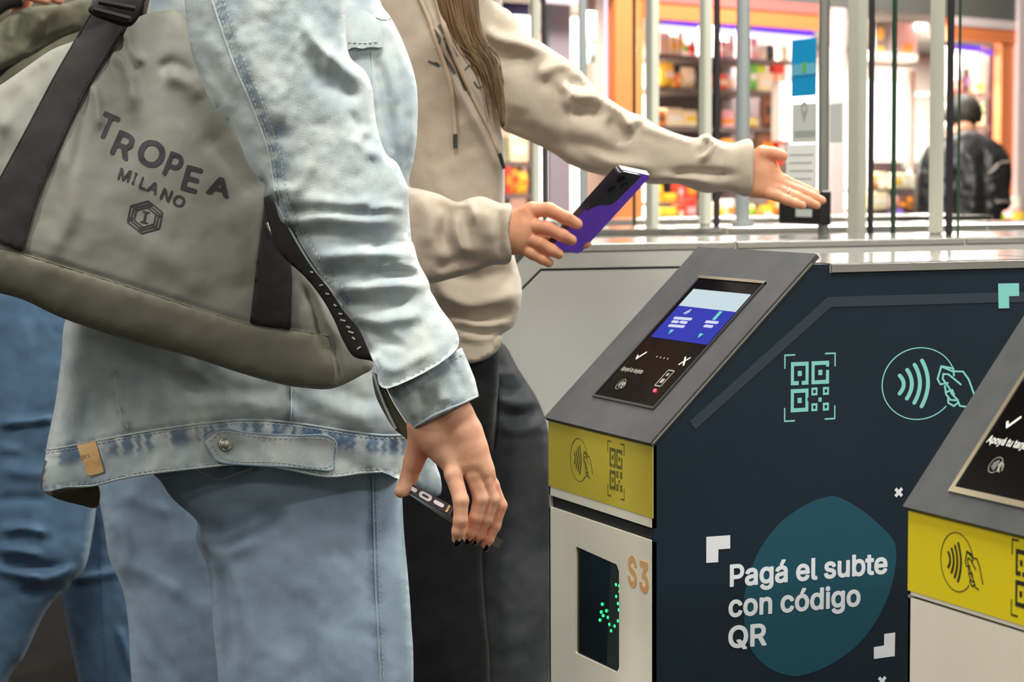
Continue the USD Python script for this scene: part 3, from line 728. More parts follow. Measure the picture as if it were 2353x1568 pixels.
lit('tube_lamp', 2060, 2113, 21, 37, .2, 'lit_tube', 'bright white tube lamp high up left of the wide post', 'lamp')
lit('tube_lamp', 2109, 2131, 54, 67, .4, 'lit_tube', 'small white tube lamp just left of the wide post', 'lamp')
fz = lit('drinks_fridge', 2008, 2088, 188, 366, .35, 'lit_white', 'tall glowing white fridge left of the wide post', 'fridge')
obj('fridge_header', pbox(2008, 2104, 156, 184, .33, .04), LOOK['lit_cream'], fz, smooth=False)
obj('door_frame', pbox(2091, 2103, 160, 390, .30, .05), LOOK['kiosk_wall'], fz, smooth=False)
lit('light_box', 2008, 2108, 122, 137, .3, 'lit_cream', 'long cream light box under the posters', 'lamp')
lit('lit_panel', 1313, 1334, 40, 230, .2, 'lit_white', 'narrow glowing white panel left of the thin grey upright', 'lit panel')
lit('lit_panel', 1186, 1222, 36, 120, .3, 'lit_white', 'glowing white panel above the beige shoulder', 'lit panel')
lit('lit_panel', 1262, 1332, -14, 6, .3, 'lit_lilac', 'lilac light strip at the top edge beside the thin grey upright', 'lit panel')
lit('lit_panel', 1400, 1411, -10, 330, .12, 'lit_lilac', 'upright pink light strip left of the orange column', 'lit panel')
lit('lit_panel', 2191, 2251, 119, 182, .85, 'lit_lilac', 'lilac lit back panel over the right-hand shelf', 'lit panel')
def flat(name, x0, x1, y0, y1, b, m, label, cat_, d=.02):
    p = obj(name, pbox(x0, x1, y0, y1, b, d), LOOK[m], smooth=False); return tag(p, label, cat_)
mat('poster_grey', lin(128, 124, 126), .6)
mat('poster_white', lin(238, 228, 238), .6)
mat('print_yellow', lin(250, 200, 90), .6)
mat('sign_violet', lin(84, 74, 120), .6)
mat('sign_purple', lin(150, 60, 130), .6)
p = flat('poster', 2010, 2052, 30, 121, .45, 'poster_grey', 'grey poster with yellow food pictures above the fridge', 'poster')
for y in (77, 113):
    a, z = sp_(2026, y, .44); g = affinity.scale(sg.Point(0, 0).buffer(.03), 1.0, 1.15 if y < 100 else .7)
    obj('food_picture', frame_mesh(extrude(g, .006), S0 + SA * a + SB * .449 + np.array([0, 0, z]), SA, (0, 0, 1), np.cross(SA, (0, 0, 1))), LOOK['print_yellow'], p, smooth=False)
p = flat('poster', 2061, 2107, 46, 121, .42, 'poster_white', 'white poster with a drink cup above the fridge', 'poster')
obj('cup_picture', pbox(2078, 2098, 100, 120, .412, .008), LOOK['print_yellow'], p, smooth=False)
flat('sign_board', 1160, 1217, 6, 34, .25, 'sign_violet', 'dark violet sign at the top above the beige shoulder', 'sign')
flat('sign_board', 1352, 1385, -6, 27, .3, 'poster_grey', 'dark grey sign at the top right of the thin upright', 'sign')
flat('sign_board', 1411, 1432, -6, 34, .3, 'sign_purple', 'purple sign at the top left of the orange column', 'sign')
flat('wall_panel', 1262, 1312, 10, 540, .15, 'kiosk_violet_grey', 'violet-grey wall panel behind the leftmost glass pane', 'panel')
flat('wall_panel', 1140, 1185, 36, 330, .6, 'kiosk_wall', 'pale wall panel beyond the beige shoulder', 'panel')
flat('wall_panel', 1347, 1400, 28, 540, .75, 'kiosk_wall', 'pale wall panel with two dark holders beside the orange column', 'panel')

# shelves
def rack(label, x0, x1, boards, b, d, ytop, ybot, back='shelf_back'):
    t = thing('shelf_rack', label, 'shelf', tuple(ppos((x0 + x1) / 2, ybot, b)))
    obj('back_panel', pbox(x0, x1, ytop, ybot, b + d, .02), LOOK[back], t, smooth=False)
    for x in (x0, (x0 + x1) / 2, x1):
        obj('upright', pbox(x - 2, x + 2, ytop, ybot, b + d - .032, .03), LOOK['shelf_grey'], t, smooth=False)
    zs = []
    for y in boards:
        a0, a1 = sp_(x0, y, b)[0], sp_(x1, y, b)[0]; z = sp_((x0 + x1) / 2, y, b)[1]; zs.append(z)
        obj('shelf_board', sbox(a0, a1, b - .02, b + d, z - .022, z), LOOK['shelf_grey'], t, smooth=False)
    return zs
r1 = rack('wide grey shelf rack under the violet neon, left of the blue sticker', 1505, 1815, (132, 206, 292, 380, 463), .35, .4, 62, 905)
r2 = rack('narrow shelf rack on the right in front of the magenta wall', 2172, 2270, (212, 289, 372, 460), .30, .35, 112, 905, 'kiosk_wall')
r3 = rack('low shelf rack with products below the fridge', 2004, 2134, (433, 479, 546), .1, .25, 372, 905)
r4 = rack('shelf rack at the far left behind the beige hoodie', 1120, 1222, (170, 373, 446), .35, .35, 130, 905, 'kiosk_wall')
# goods: each one built of a body and a printed band
COL = {'white': (246, 240, 226), 'cream': (246, 232, 190), 'yellow': (250, 206, 60), 'orange': (246, 150, 50), 'red': (226, 70, 52), 'green': (110, 190, 80), 'lime': (196, 220, 50), 'blue': (110, 140, 220), 'dark': (58, 50, 50), 'teal': (70, 100, 100), 'pink': (240, 180, 186), 'violet': (140, 110, 210), 'brown': (130, 80, 50)}
for k, c in COL.items(): mat('goods_' + k, lin(*c), .45)
def product(kind, x0, x1, y0, y1, b, col, band, label, group=None, zb=None):
    a0, z1 = sp_(x0, y0, b); a1, z0 = sp_(x1, y1, b); z1, z0 = (z1, z0) if zb is None else (zb + z1 - z0, zb)
    w, h = a1 - a0, z1 - z0; dp = min(.16, max(.05, w * .6))
    t = thing(kind, label, kind.replace('_', ' '), tuple(S0 + SA * (a0 + a1) / 2 + SB * b + np.array([0, 0, z0])), group)
    o = S0 + SA * (a0 + a1) / 2 + SB * (b + dp / 2) + np.array([0, 0, z0])
    if kind == 'box':
        m = box((-w / 2, -dp / 2, 0), (w / 2, dp / 2, h), .006)
        l = box((-w * .36, -dp / 2 - .003, h * .3), (w * .36, -dp / 2 + .002, h * .62)); nm = 'printed_band'
    elif kind == 'snack_bag':
        u, v_ = np.meshgrid(np.linspace(-1, 1, 9), np.linspace(-1, 1, 9), indexing='ij'); pf_ = np.maximum((1 - u ** 4) * (1 - v_ ** 4), 0)
        X = u * w / 2 * (1 - .06 * (1 - v_ ** 2)); Z = (v_ + 1) / 2 * h
        vv = np.vstack([np.c_[X.ravel(), (-dp / 2 * pf_ * .9).ravel() - .001, Z.ravel()], np.c_[X.ravel(), (dp / 2 * pf_ * .9).ravel() + .001, Z.ravel()]])
        F = []
        for i in range(8):
            for j in range(8):
                q = [i * 9 + j, (i + 1) * 9 + j, (i + 1) * 9 + j + 1, i * 9 + j + 1]
                F += [(q[0], q[1], q[2]), (q[0], q[2], q[3])]; q = [k_ + 81 for k_ in q]; F += [(q[0], q[2], q[1]), (q[0], q[3], q[2])]
        m = trimesh.Trimesh(vv, F, process=False)
        l = box((-w * .3, -dp * .47, h * .38), (w * .3, -dp * .36, h * .64), .004); nm = 'printed_band'
    else:
        r = w / 2; neck = .38 if kind == 'bottle' else .92
        prof = [(0, 0), (r * .92, 0), (r, h * .04), (r, h * (.62 if kind == 'bottle' else .9)), (r * neck, h * (.82 if kind == 'bottle' else .97)), (r * neck, h), (0, h)]
        m = trimesh.creation.revolve(np.array(prof), sections=16); dp = w
        l = trimesh.creation.revolve(np.array([(r * 1.0, h * .2), (r * 1.03, h * .2), (r * 1.03, h * .5), (r * 1.0, h * .5)]), sections=16); nm = 'paper_band'
    for nme, mm, mt in (('wrapper' if kind == 'snack_bag' else 'body', m, col), (nm, l, band)):
        obj(nme, frame_mesh(mm, o, SA, SB, (0, 0, 1)), LOOK['goods_' + mt], t, smooth=40)
ORD = ['first', 'second', 'third', 'fourth', 'fifth', 'sixth', 'seventh', 'eighth', 'ninth', 'tenth', 'eleventh', 'twelfth', 'thirteenth', 'fourteenth']
def row(place, group, b, ybase, items, zb=None, slope=0.0):
    x_first = items[0][1]
    for k, (kind, x0, x1, h, col, band) in enumerate(items):
        y1 = ybase + slope * (x0 - x_first)
        product(kind, x0, x1, y1 - h, y1, b, col, band, f'{col} {kind.replace("_", " ")}, {band} band, {ORD[k]} from left {place}', group, zb)
row('on top shelf under violet neon', 'goods on the top shelf of the wide rack', .33, 131, [('box', 1516, 1540, 50, 'white', 'cream'), ('box', 1542, 1556, 44, 'cream', 'yellow'), ('box', 1558, 1572, 54, 'white', 'yellow'), ('bottle', 1576, 1587, 44, 'white', 'green'), ('bottle', 1589, 1604, 48, 'pink', 'red'), ('box', 1655, 1672, 40, 'pink', 'white'), ('box', 1674, 1690, 54, 'white', 'pink'), ('box', 1724, 1742, 50, 'pink', 'white'), ('jar', 1744, 1764, 34, 'white', 'cream'), ('snack_bag', 1766, 1786, 36, 'dark', 'teal'), ('jar', 1797, 1815, 34, 'cream', 'white')], r1[0])
row('on second shelf under violet neon', 'goods on the second shelf of the wide rack', .33, 205, [('snack_bag', 1526, 1556, 60, 'yellow', 'white'), ('snack_bag', 1557, 1572, 34, 'orange', 'cream'), ('snack_bag', 1574, 1604, 50, 'cream', 'white'), ('box', 1653, 1673, 36, 'red', 'cream'), ('snack_bag', 1674, 1690, 24, 'cream', 'orange'), ('snack_bag', 1722, 1746, 64, 'green', 'white'), ('snack_bag', 1747, 1768, 60, 'lime', 'green'), ('box', 1744, 1780, 44, 'cream', 'white'), ('box', 1782, 1803, 66, 'red', 'cream')], r1[1])
row('on third shelf above beige sleeve', 'goods on the third shelf of the wide rack', .33, 291, [('box', 1512, 1530, 36, 'orange', 'brown'), ('box', 1532, 1570, 42, 'cream', 'white'), ('box', 1573, 1603, 38, 'cream', 'yellow'), ('jar', 1672, 1690, 40, 'pink', 'orange'), ('snack_bag', 1724, 1747, 22, 'yellow', 'cream'), ('snack_bag', 1758, 1786, 80, 'brown', 'dark'), ('box', 1787, 1803, 78, 'red', 'pink')], r1[2])
row('on fourth shelf beside wrist', 'goods on the fourth shelf of the wide rack', .33, 379, [('jar', 1662, 1688, 60, 'orange', 'cream'), ('bottle', 1724, 1744, 58, 'dark', 'teal'), ('snack_bag', 1748, 1786, 84, 'brown', 'orange'), ('box', 1788, 1803, 76, 'red', 'white')], r1[3])
row('on shelf below beige sleeve', 'goods on the fifth shelf of the wide rack', .33, 462, [('box', 1514, 1524, 40, 'yellow', 'orange'), ('jar', 1530, 1557, 20, 'yellow', 'orange'), ('box', 1558, 1571, 52, 'red', 'pink'), ('box', 1577, 1602, 60, 'red', 'orange')], r1[4])
row('on counter under that shelf rack', 'goods on the kiosk counter', .05, 502, [('jar', 1529, 1558, 30, 'yellow', 'orange'), ('box', 1559, 1571, 36, 'red', 'cream'), ('box', 1576, 1602, 50, 'red', 'pink'), ('box', 1649, 1668, 40, 'cream', 'yellow'), ('box', 1669, 1689, 46, 'white', 'orange'), ('snack_bag', 1723, 1740, 32, 'lime', 'green'), ('snack_bag', 1746, 1760, 20, 'orange', 'red'), ('jar', 1757, 1778, 30, 'yellow', 'white'), ('snack_bag', 1778, 1812, 58, 'orange', 'cream')], sp_(1680, 506, -.05)[1])
row('on upper shelf by magenta wall', 'goods on the upper shelf of the narrow rack', .28, 211, [('bottle', 2190, 2198, 44, 'red', 'white'), ('bottle', 2201, 2214, 40, 'pink', 'white'), ('box', 2216, 2229, 54, 'dark', 'violet'), ('jar', 2230, 2243, 34, 'cream', 'white'), ('jar', 2250, 2264, 36, 'cream', 'yellow')], r2[0])
row('on lower shelf by magenta wall', 'goods on the lower shelf of the narrow rack', .28, 288, [('jar', 2186, 2196, 50, 'orange', 'cream'), ('box', 2198, 2238, 52, 'white', 'cream'), ('box', 2242, 2264, 24, 'cream', 'white')], r2[1])
product('box', 2243, 2263, 238, 262, .28, 'green', 'white', 'green box standing on a cream box at the magenta wall', None)
row("on low rack's top board under fridge", 'goods on the top board of the low rack', .08, 432, [('snack_bag', 2007, 2024, 32, 'orange', 'white'), ('jar', 2022, 2044, 38, 'cream', 'white'), ('box', 2054, 2074, 34, 'cream', 'yellow'), ('box', 2075, 2099, 34, 'cream', 'white'), ('bottle', 2092, 2108, 44, 'white', 'cream')], r3[0])
row("on low rack's middle board", 'goods on the middle board of the low rack', .06, 478, [('box', 2006, 2042, 38, 'cream', 'white'), ('snack_bag', 2054, 2070, 30, 'pink', 'orange'), ('jar', 2072, 2088, 26, 'brown', 'orange'), ('jar', 2089, 2102, 26, 'orange', 'brown')], r3[1])
row("on low rack's bottom board", 'goods on the bottom board of the low rack', .04, 543, [('box', 2004, 2042, 52, 'cream', 'green'), ('box', 2053, 2066, 60, 'violet', 'white'), ('snack_bag', 2068, 2082, 66, 'violet', 'pink'), ('jar', 2083, 2096, 30, 'dark', 'violet'), ('snack_bag', 2097, 2118, 44, 'yellow', 'cream'), ('box', 2118, 2130, 40, 'pink', 'violet')], r3[2])
row('on counter right of man in black', 'goods on the counter beside the man', -.2, 549, [('snack_bag', 2300, 2316, 60, 'lime', 'yellow'), ('snack_bag', 2317, 2340, 46, 'orange', 'lime'), ('snack_bag', 2341, 2366, 62, 'yellow', 'orange')], sp_(2325, 552, -.25)[1])
product('jar', 2326, 2352, 452, 500, -.10, 'white', 'pink', 'white jar with pink band behind the yellow bags on the right', None)
product('bottle', 2320, 2343, 362, 428, .02, 'blue', 'white', 'blue and white bottle at the elbow of the black jacket', None)
product('box', 2343, 2380, 366, 450, .0, 'dark', 'teal', 'dark box at the right picture edge beside the elbow', None)
row('on panel left of orange column', 'holders on the pale wall panel', .70, 105, [('jar', 1362, 1378, 22, 'teal', 'dark'), ('snack_bag', 1384, 1398, 36, 'orange', 'cream')])
row('lower on panel above raised elbow', 'holders lower on the pale wall panel', .70, 146, [('jar', 1361, 1379, 32, 'teal', 'dark'), ('snack_bag', 1386, 1398, 30, 'yellow', 'orange')])
row('on far left rack by drawstring end', 'goods on the far left rack', .33, 445, [('box', 1161, 1176, 68, 'red', 'orange'), ('snack_bag', 1177, 1196, 64, 'orange', 'red'), ('snack_bag', 1197, 1218, 52, 'yellow', 'orange')], r4[2])
row('on far left rack, upper board', 'goods on the middle board of the left rack', .33, 372, [('box', 1172, 1216, 62, 'cream', 'white')], r4[1])
product('snack_bag', 1166, 1214, 364, 394, .42, 'dark', 'teal', 'dark bag above the orange packets on the left rack', None)
# its lamps
for k, (px_, b_, i_) in enumerate(((1300, .9, 150), (1560, .9, 210), (1780, .9, 210), (2060, .9, 150), (2300, .9, 200))):
    a = sp_(px_, 200, b_)[0]; X = S0 + SA * a + SB * b_ + np.array([0, 0, zf1 - .03])
    rect_light(f'kiosk_lamp_light_{k:03d}', X, .9, .5, i_, (1.0, .92, .82))
for k, (px_, i_) in enumerate(((1500, 58), (1800, 58), (2100, 58), (2330, 58))):
    a = sp_(px_, 200, -1.0)[0]; X = S0 + SA * a - SB * 1.0 + np.array([0, 0, CEIL - .1])
    rect_light(f'front_lamp_light_{k:03d}', X, .9, .3, i_, (1.0, .95, .88))
# ------------------------------------------------------------------ people: shared stuff
mat('denim_pale', lin(200, 206, 203), .85, c2=lin(172, 185, 190), scale=26, stretch=(1, 1, .5), wear=lin(84, 106, 132), bump=.35, bscale=1600, sheen=.2, spec=.2, detail=5)
mat('denim_thread', lin(176, 184, 182), .8)
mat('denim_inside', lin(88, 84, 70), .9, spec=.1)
mat('jeans_light', lin(150, 170, 188), .85, c2=lin(138, 158, 178), scale=18, stretch=(1, 1, .4), wear=lin(78, 98, 124), bump=.3, bscale=1700, sheen=.2, spec=.2, detail=5)
mat('jeans_dark', lin(60, 82, 106), .85, c2=lin(76, 102, 128), scale=12, stretch=(1, 1, .5), bump=.3, bscale=1500, sheen=.15, spec=.2)
mat('skin', lin(222, 172, 142), .5, sss=.12, c2=lin(208, 152, 124), scale=30, spec=.35, bump=.1, bscale=700)
mat('skin_warm', lin(206, 150, 116), .5, sss=.12, c2=lin(190, 132, 102), scale=30, spec=.35, bump=.1, bscale=700)
mat('nail_black', lin(16, 14, 16), .2)
mat('nail_bare', lin(226, 178, 158), .3)
mat('leather_tan', lin(216, 176, 118), .6, c2=lin(204, 160, 104), scale=60)
mat('leather_mark', lin(168, 136, 92), .6)
mat('metal_button', lin(190, 186, 170), .35, 1.0)
mat('bag_fabric', lin(142, 141, 131), .62, c2=lin(134, 134, 125), scale=10, spec=.4, bump=.1, bscale=1800)
mat('bag_base', lin(124, 122, 106), .7, c2=lin(116, 114, 100), scale=10, spec=.3, bump=.15, bscale=1400)
mat('strap_black', lin(50, 48, 46), .75, c2=lin(44, 42, 42), scale=40, bump=.3, bscale=1500, spec=.3)
mat('buckle_black', lin(28, 26, 26), .4)
mat('bag_print', lin(58, 52, 58), .6)
mat('strap_thread', lin(200, 196, 180), .7)
mat('phone_frame', lin(48, 28, 32), .3, .3)
mat('phone_glass', lin(34, 33, 36), .18)
mat('port_rim', lin(222, 214, 216), .4)
mat('hoodie_beige', lin(176, 163, 147), .9, c2=lin(168, 155, 139), scale=20, sheen=.35, bump=.3, bscale=1500, spec=.15)
mat('hoodie_cord', lin(176, 156, 134), .85)
mat('cord_tip', lin(44, 50, 42), .5)
mat('hoodie_print', lin(72, 70, 62), .7)
mat('hoodie_print_green', lin(34, 62, 54), .7)
mat('trousers_black', lin(20, 20, 22), .85, c2=lin(27, 27, 29), scale=12, spec=.15, sheen=.06)
mat('trousers_charcoal', lin(70, 72, 74), .85, c2=lin(52, 54, 58), scale=14, spec=.15)
mat('phone_purple', lin(116, 62, 226), .42, spec=.4)
mat('phone_dark', lin(24, 22, 34), .3)
mat('phone_silver', lin(176, 170, 172), .35, .5)
mat('lens_glass', lin(8, 8, 14), .08)
mat('hair_brown', lin(64, 46, 32), .5, c2=lin(112, 86, 58), scale=14, stretch=(1, 1, .1), spec=.4)
mat('hair_dark', lin(50, 42, 36), .55)
mat('olive_cloth', lin(112, 112, 94), .75, c2=lin(98, 98, 82), scale=12, spec=.25)
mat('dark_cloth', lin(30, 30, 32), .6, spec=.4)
mat('black_jacket', lin(40, 38, 38), .42, c2=lin(32, 31, 31), scale=9, spec=.5)
mat('jacket_pale_line', lin(150, 130, 124), .6)
mat('shoe_dark', lin(30, 28, 28), .6)
mat('shoe_white', lin(206, 202, 194), .6)
def zfloor(px, D):                                                      # the pixel row where the floor lies at distance D
    d = FW + (px - CX) / FPX * RT; lo, hi = 400, 6000
    for _ in range(40):
        m = (lo + hi) / 2
        if P(px, m, D)[2] > 0: lo = m
        else: hi = m
    return lo
def shoe(px, D, heading, L=.25, m='shoe_dark'):
    c = P(px, zfloor(px, D), D); c[2] = 0; a = math.radians(heading); ex = np.array([math.cos(a), math.sin(a), 0]); ey = np.array([-ex[1], ex[0], 0])
    ch = [[(c - ex * L * .28 + [0, 0, .045], .042), (c + ex * L * .2 + [0, 0, .036], .036), (c + ex * L * .56 + [0, 0, .026], .028)], [(c - ex * L * .2 + [0, 0, .05], .04), (c - ex * L * .1 + [0, 0, .10], .04)]]
    g = bones_mesh(ch, .006, .02, .02); g.vertices[:, 2] = np.maximum(g.vertices[:, 2], .001); return g
def body_coarse(P3, k=1.0, hs=1.0):
    """head, neck, trunk and limbs as one surface; P3 maps names to world points"""
    h = P3['head']; up = np.array([0, 0, 1.0]); f = P3['face']
    ch = [[(P3['hip'], .075 * k), (P3['chest'], .075 * k), (P3['neck'], .045)], [(P3['neck'], .045), (h - up * .06 * hs, .05)],
          [(h - (up * .02 + f * .01) * hs, .078 * hs), (h + (up * .035 - f * .02) * hs, .085 * hs)], [(h + (f * .03 - up * .06) * hs, .05 * hs), (h + (f * .06 - up * .085) * hs, .03 * hs)],
          [(h + (f * .085 + up * .01) * hs, .009), (h + (f * .108 - up * .03) * hs, .014)]]
    sd = np.cross(up, f)
    for s in (-1, 1): ch.append([(h + (sd * s * .076 - up * .01) * hs, .012), (h + (sd * s * .084 + up * .02) * hs, .012)])
    for limb in P3['limbs']: ch.append(limb)
    def eyes(X, tot):
        for s in (-1, 1): tot = np.maximum(tot, -(np.linalg.norm(X - (h + f * .1 + sd * s * .032 + up * .005), axis=-1) - .014))
        return tot
    return bones_mesh(ch, .0115, .02, .012, eyes)
def hand_px(joints, D):
    """chains of (px, py, dz mm, radius mm) -> chains in the world"""
    return [[(P(x, y, D + dz / 1000), r / 1000) for x, y, dz, r in c] for c in joints]
def nail(tip, along, normal, w=.0048, l=.0065, t=.0012):
    along = along / np.linalg.norm(along); normal = normal - along * (normal @ along); normal /= np.linalg.norm(normal)
    m = trimesh.creation.icosphere(2, 1.0); s = np.cross(along, normal)
    m.vertices = np.asarray(tip) + m.vertices[:, :1] * along * l + m.vertices[:, 1:2] * s * w + m.vertices[:, 2:] * normal * t
    return m

# ------------------------------------------------------------------ the woman in pale denim
D_T, D_S = 2.66, 2.34
W1 = thing('person', 'person in pale denim jacket and light jeans, back turned, holding a phone low', 'person', tuple(P(600, zfloor(600, 2.66), 2.66) * [1, 1, 0]))
hem = [(95, 1126), (150, 1122), (215, 1119), (270, 1105), (340, 1092), (450, 1079), (560, 1069), (650, 1079), (750, 1098), (830, 1090), (880, 1087), (922, 1100)]
torso = Puff([(395, -130), (330, 60), (270, 300), (200, 600), (150, 735), (141, 820), (128, 920), (110, 1010), (104, 1052)] + hem + [(934, 1050), (944, 980), (950, 800), (948, 600), (938, 440), (951, 366), (958, 312), (960, 232), (953, 174), (927, 98), (898, 40), (873, 0), (840, -130), (620, -260)],
             D_T, .42, .10, 9,
             folds=[(((145, 800), (170, 900), (150, 1010), (140, 1110)), 26, 9), (((205, 800), (215, 900), (195, 1000)), 22, -7), (((265, 860), (275, 940), (295, 985)), 9, 4), (((670, 870), (668, 965)), 8, 3),
                    (((330, 860), (480, 900), (640, 905)), 30, -5), (((700, 900), (800, 950), (900, 960)), 26, 6), (((400, 930), (560, 925), (660, 940)), 18, 4), (((105, 1035), (180, 1022), (290, 1000), (380, 985), (480, 972), (560, 965), (660, 970), (760, 985), (870, 1000), (934, 1000)), 7, -3.5),
                    (((180, 1030), (196, 1110)), 12, 4), (((240, 1020), (252, 1100)), 12, -3), (((860, 1010), (850, 1085)), 16, 5), (((905, 1010), (900, 1090)), 12, -4),
                    (((905, 60), (935, 160), (944, 260), (940, 350)), 16, 7), (((860, 120), (880, 220), (895, 330)), 13, -6), (((890, 130), (912, 240), (915, 340)), 10, 4)],
             noise=[(90, 6), (34, 2.4)], open_=lambda x, y: y > 1062 and x < 921, smooth=True)
jl = [([(106, 1052), (182, 1040), (292, 1020), (382, 1006), (480, 994), (560, 988), (660, 993), (760, 1006), (870, 1020), (934, 1020)], 27, .95, 9), (((105, 1035), (180, 1022), (290, 1000), (380, 985), (480, 972), (560, 965), (660, 970), (760, 985), (870, 1000), (934, 1000)), 8, .6, 20), (hem, 12, .7, 10), (((265, 860), (275, 940), (295, 985)), 13, .5, 18), (((670, 870), (668, 965)), 8, .5, 12),
      (((898, 130), (912, 240), (914, 400)), 10, .5, 20)]
jk = obj('jacket', torso.mesh, LOOK['denim_pale'], W1, True, wear=wear_of(torso.px, jl, .12, .3), label='pale washed denim jacket')
band = [(105, 1035), (180, 1022), (290, 1000), (380, 985), (480, 972), (560, 965), (660, 970), (760, 985), (870, 1000), (934, 1000)]
obj('seam', torso.seam(band, .0013), LOOK['denim_pale'], jk)
for rowp in ([(x, y + 7) for x, y in band], [(x, y - 9) for x, y in hem[1:-1]]): obj('stitching', torso.stitches(rowp), LOOK['denim_thread'], jk)
obj('hem_fold', torso.seam([(x, y - 3) for x, y in hem[1:-1]], .0016, -.0002), LOOK['denim_pale'], jk)
tabg = sg.Polygon(spline([(469, 1015), (478, 1004), (512, 985), (545, 992), (620, 999), (700, 1002), (767, 1005), (767, 1044), (764, 1080), (700, 1076), (620, 1070), (515, 1065), (484, 1040)], 5, True))
tb = obj('waist_tab', torso.patch(tabg, .001, .0026), LOOK['denim_pale'], jk)
obj('tab_edge', torso.seam(list(tabg.exterior.coords)[::4], .0013, .003), LOOK['jeans_light'], tb)
obj('stitching', torso.stitches([(482, 1015), (516, 993), (620, 1007), (758, 1013), (757, 1073), (640, 1063), (522, 1057), (482, 1018)], lift=.0042), LOOK['denim_thread'], tb)
bc = torso.on(518, 1022, .004); bn = (CAM - bc) / np.linalg.norm(CAM - bc)
bt = trimesh.creation.revolve(np.array([(0, -.002), (.0086, -.002), (.0088, .001), (.0078, .0026), (.0066, .0030), (.0058, .0022), (.003, .0030), (0, .0034)]), sections=28)
bx = np.cross([0, 0, 1.0], bn); bx /= np.linalg.norm(bx)
obj('button', frame_mesh(bt, bc, bx, np.cross(bn, bx), bn), LOOK['metal_button'], tb, label='round metal button')
lg = obj('leather_label', torso.patch(sg.Polygon([(177, 1023), (219, 1012), (239, 1086), (202, 1095)]), .0008, .0016), LOOK['leather_tan'], jk, label='tan leather label')
obj('pressed_mark', torso.patch(stroke([(188, 1052), (207, 1047)], 9), .0022, .0003, 4), LOOK['leather_mark'], lg)
for pts in (((265, 860), (275, 940), (295, 985)), ((670, 870), (668, 965))):
    obj('seam', torso.seam(pts, .0011), LOOK['denim_pale'], jk)
pk = obj('pocket_flap', torso.patch(sg.Polygon(spline([(790, 20), (830, 22), (856, 34), (868, 50), (877, 76), (880, 96), (879, 109), (850, 108), (832, 112), (812, 108), (790, 112)], 4, True)), .004, .004), LOOK['denim_pale'], jk)
obj('stitching', torso.stitches([(800, 97), (835, 99), (872, 96)], lift=.0088), LOOK['denim_thread'], pk)
obj('seam', torso.seam([(853, 113), (856, 200), (862, 280)], .001), LOOK['denim_pale'], jk)
obj('seam', torso.seam([(864, 40), (880, 46), (897, 42)], .0012), LOOK['denim_pale'], jk)
# the lining seen where the hem swings out, and the jacket's far front edge behind the hand
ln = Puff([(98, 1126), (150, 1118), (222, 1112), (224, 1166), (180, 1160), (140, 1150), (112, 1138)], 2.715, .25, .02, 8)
obj('lining', ln.mesh, LOOK['denim_inside'], jk, label='dark inside of the jacket hem')  # lining is darker than the outer denim
ff = Puff([(880, 960), (985, 990), (1000, 1060), (1013, 1100), (1012, 1138), (985, 1136), (948, 1112), (900, 1090)], 2.74, .3, .03, 8, folds=[(((985, 1065), (990, 1130)), 8, 4), (((965, 1060), (962, 1110)), 8, -4)])
obj('front_flap', ff.mesh, LOOK['denim_pale'], jk, True, wear=wear_of(ff.px, [], .3, .5))
# sleeve
L_ = [(424, 0), (431, 58), (440, 120), (460, 178), (491, 245), (540, 303), (567, 370), (594, 411), (609, 426), (606, 450), (630, 466), (646, 508), (676, 528), (686, 553), (706, 586), (736, 632), (766, 679), (795, 722), (825, 757), (845, 801), (862, 840), (892, 893)]
R_ = [(1052, 800), (1007, 700), (989, 668), (985, 647), (962, 603), (951, 563), (937, 536), (938, 469), (940, 437), (931, 415), (913, 375), (887, 353), (869, 304), (860, 250), (855, 201), (837, 161), (800, 120), (793, 0)]
sl_folds = [(((805, 60), (770, 110), (745, 180)), 16, 5), (((700, 40), (728, 100), (790, 150), (846, 196)), 15, 8), (((690, 120), (760, 190), (830, 230)), 18, -6), (((845, 290), (830, 330), (880, 365)), 14, 8), (((800, 250), (830, 310), (845, 360)), 12, -6),
            (((640, 560), (720, 540), (830, 545), (930, 540)), 17, -8), (((630, 520), (730, 500), (840, 510), (932, 505)), 17, 7), (((680, 600), (760, 590), (870, 585), (955, 590)), 16, 8), (((720, 640), (800, 630), (900, 625), (965, 628)), 15, -7), (((735, 660), (830, 662), (930, 655), (985, 660)), 14, 7),
            (((770, 700), (860, 700), (950, 690)), 15, -6), (((800, 735), (880, 740), (980, 720)), 14, 6), (((812, 742), (860, 770), (930, 800)), 13, -9), (((640, 470), (700, 460), (800, 470), (900, 460)), 16, 5), (((660, 490), (760, 485), (860, 490)), 10, -5),
            (((600, 420), (640, 440), (700, 430)), 14, 6), (((460, 100), (500, 180), (560, 260)), 20, -5), (((840, 800), (900, 850), (1000, 800)), 14, 4), (((560, 60), (600, 180), (650, 300)), 40, 5), (((930, 480), (890, 475), (840, 485)), 9, 6), (((940, 560), (890, 560), (850, 570)), 9, -6), (((975, 620), (920, 610), (860, 615)), 8, 6)]
sleeve = Puff([(440, -230), (424, -120)] + L_ + R_ + [(800, -120), (760, -230), (600, -300)], lambda x, y: D_S - .015 * max(0, min(1, (y - 300) / 500)), .74, .075, 8, folds=sl_folds, noise=[(70, 4.5, (1, .6)), (24, 1.6)], open_=lambda x, y: y > 797 and x > 850)
elbow = [(500, 0), (530, 90), (556, 160), (585, 225), (612, 295), (630, 350), (640, 410), (652, 470), (690, 545), (730, 610), (775, 665), (800, 700)]
sl_l = [(elbow, 13, .75, 11), ([(x + 14, y - 5) for x, y in elbow], 9, .4, 14), (L_[8:], 15, .45, 26), (((640, 300), (648, 345), (650, 390)), 22, .7, 30), (((545, 120), (575, 190)), 24, .7, 22)]
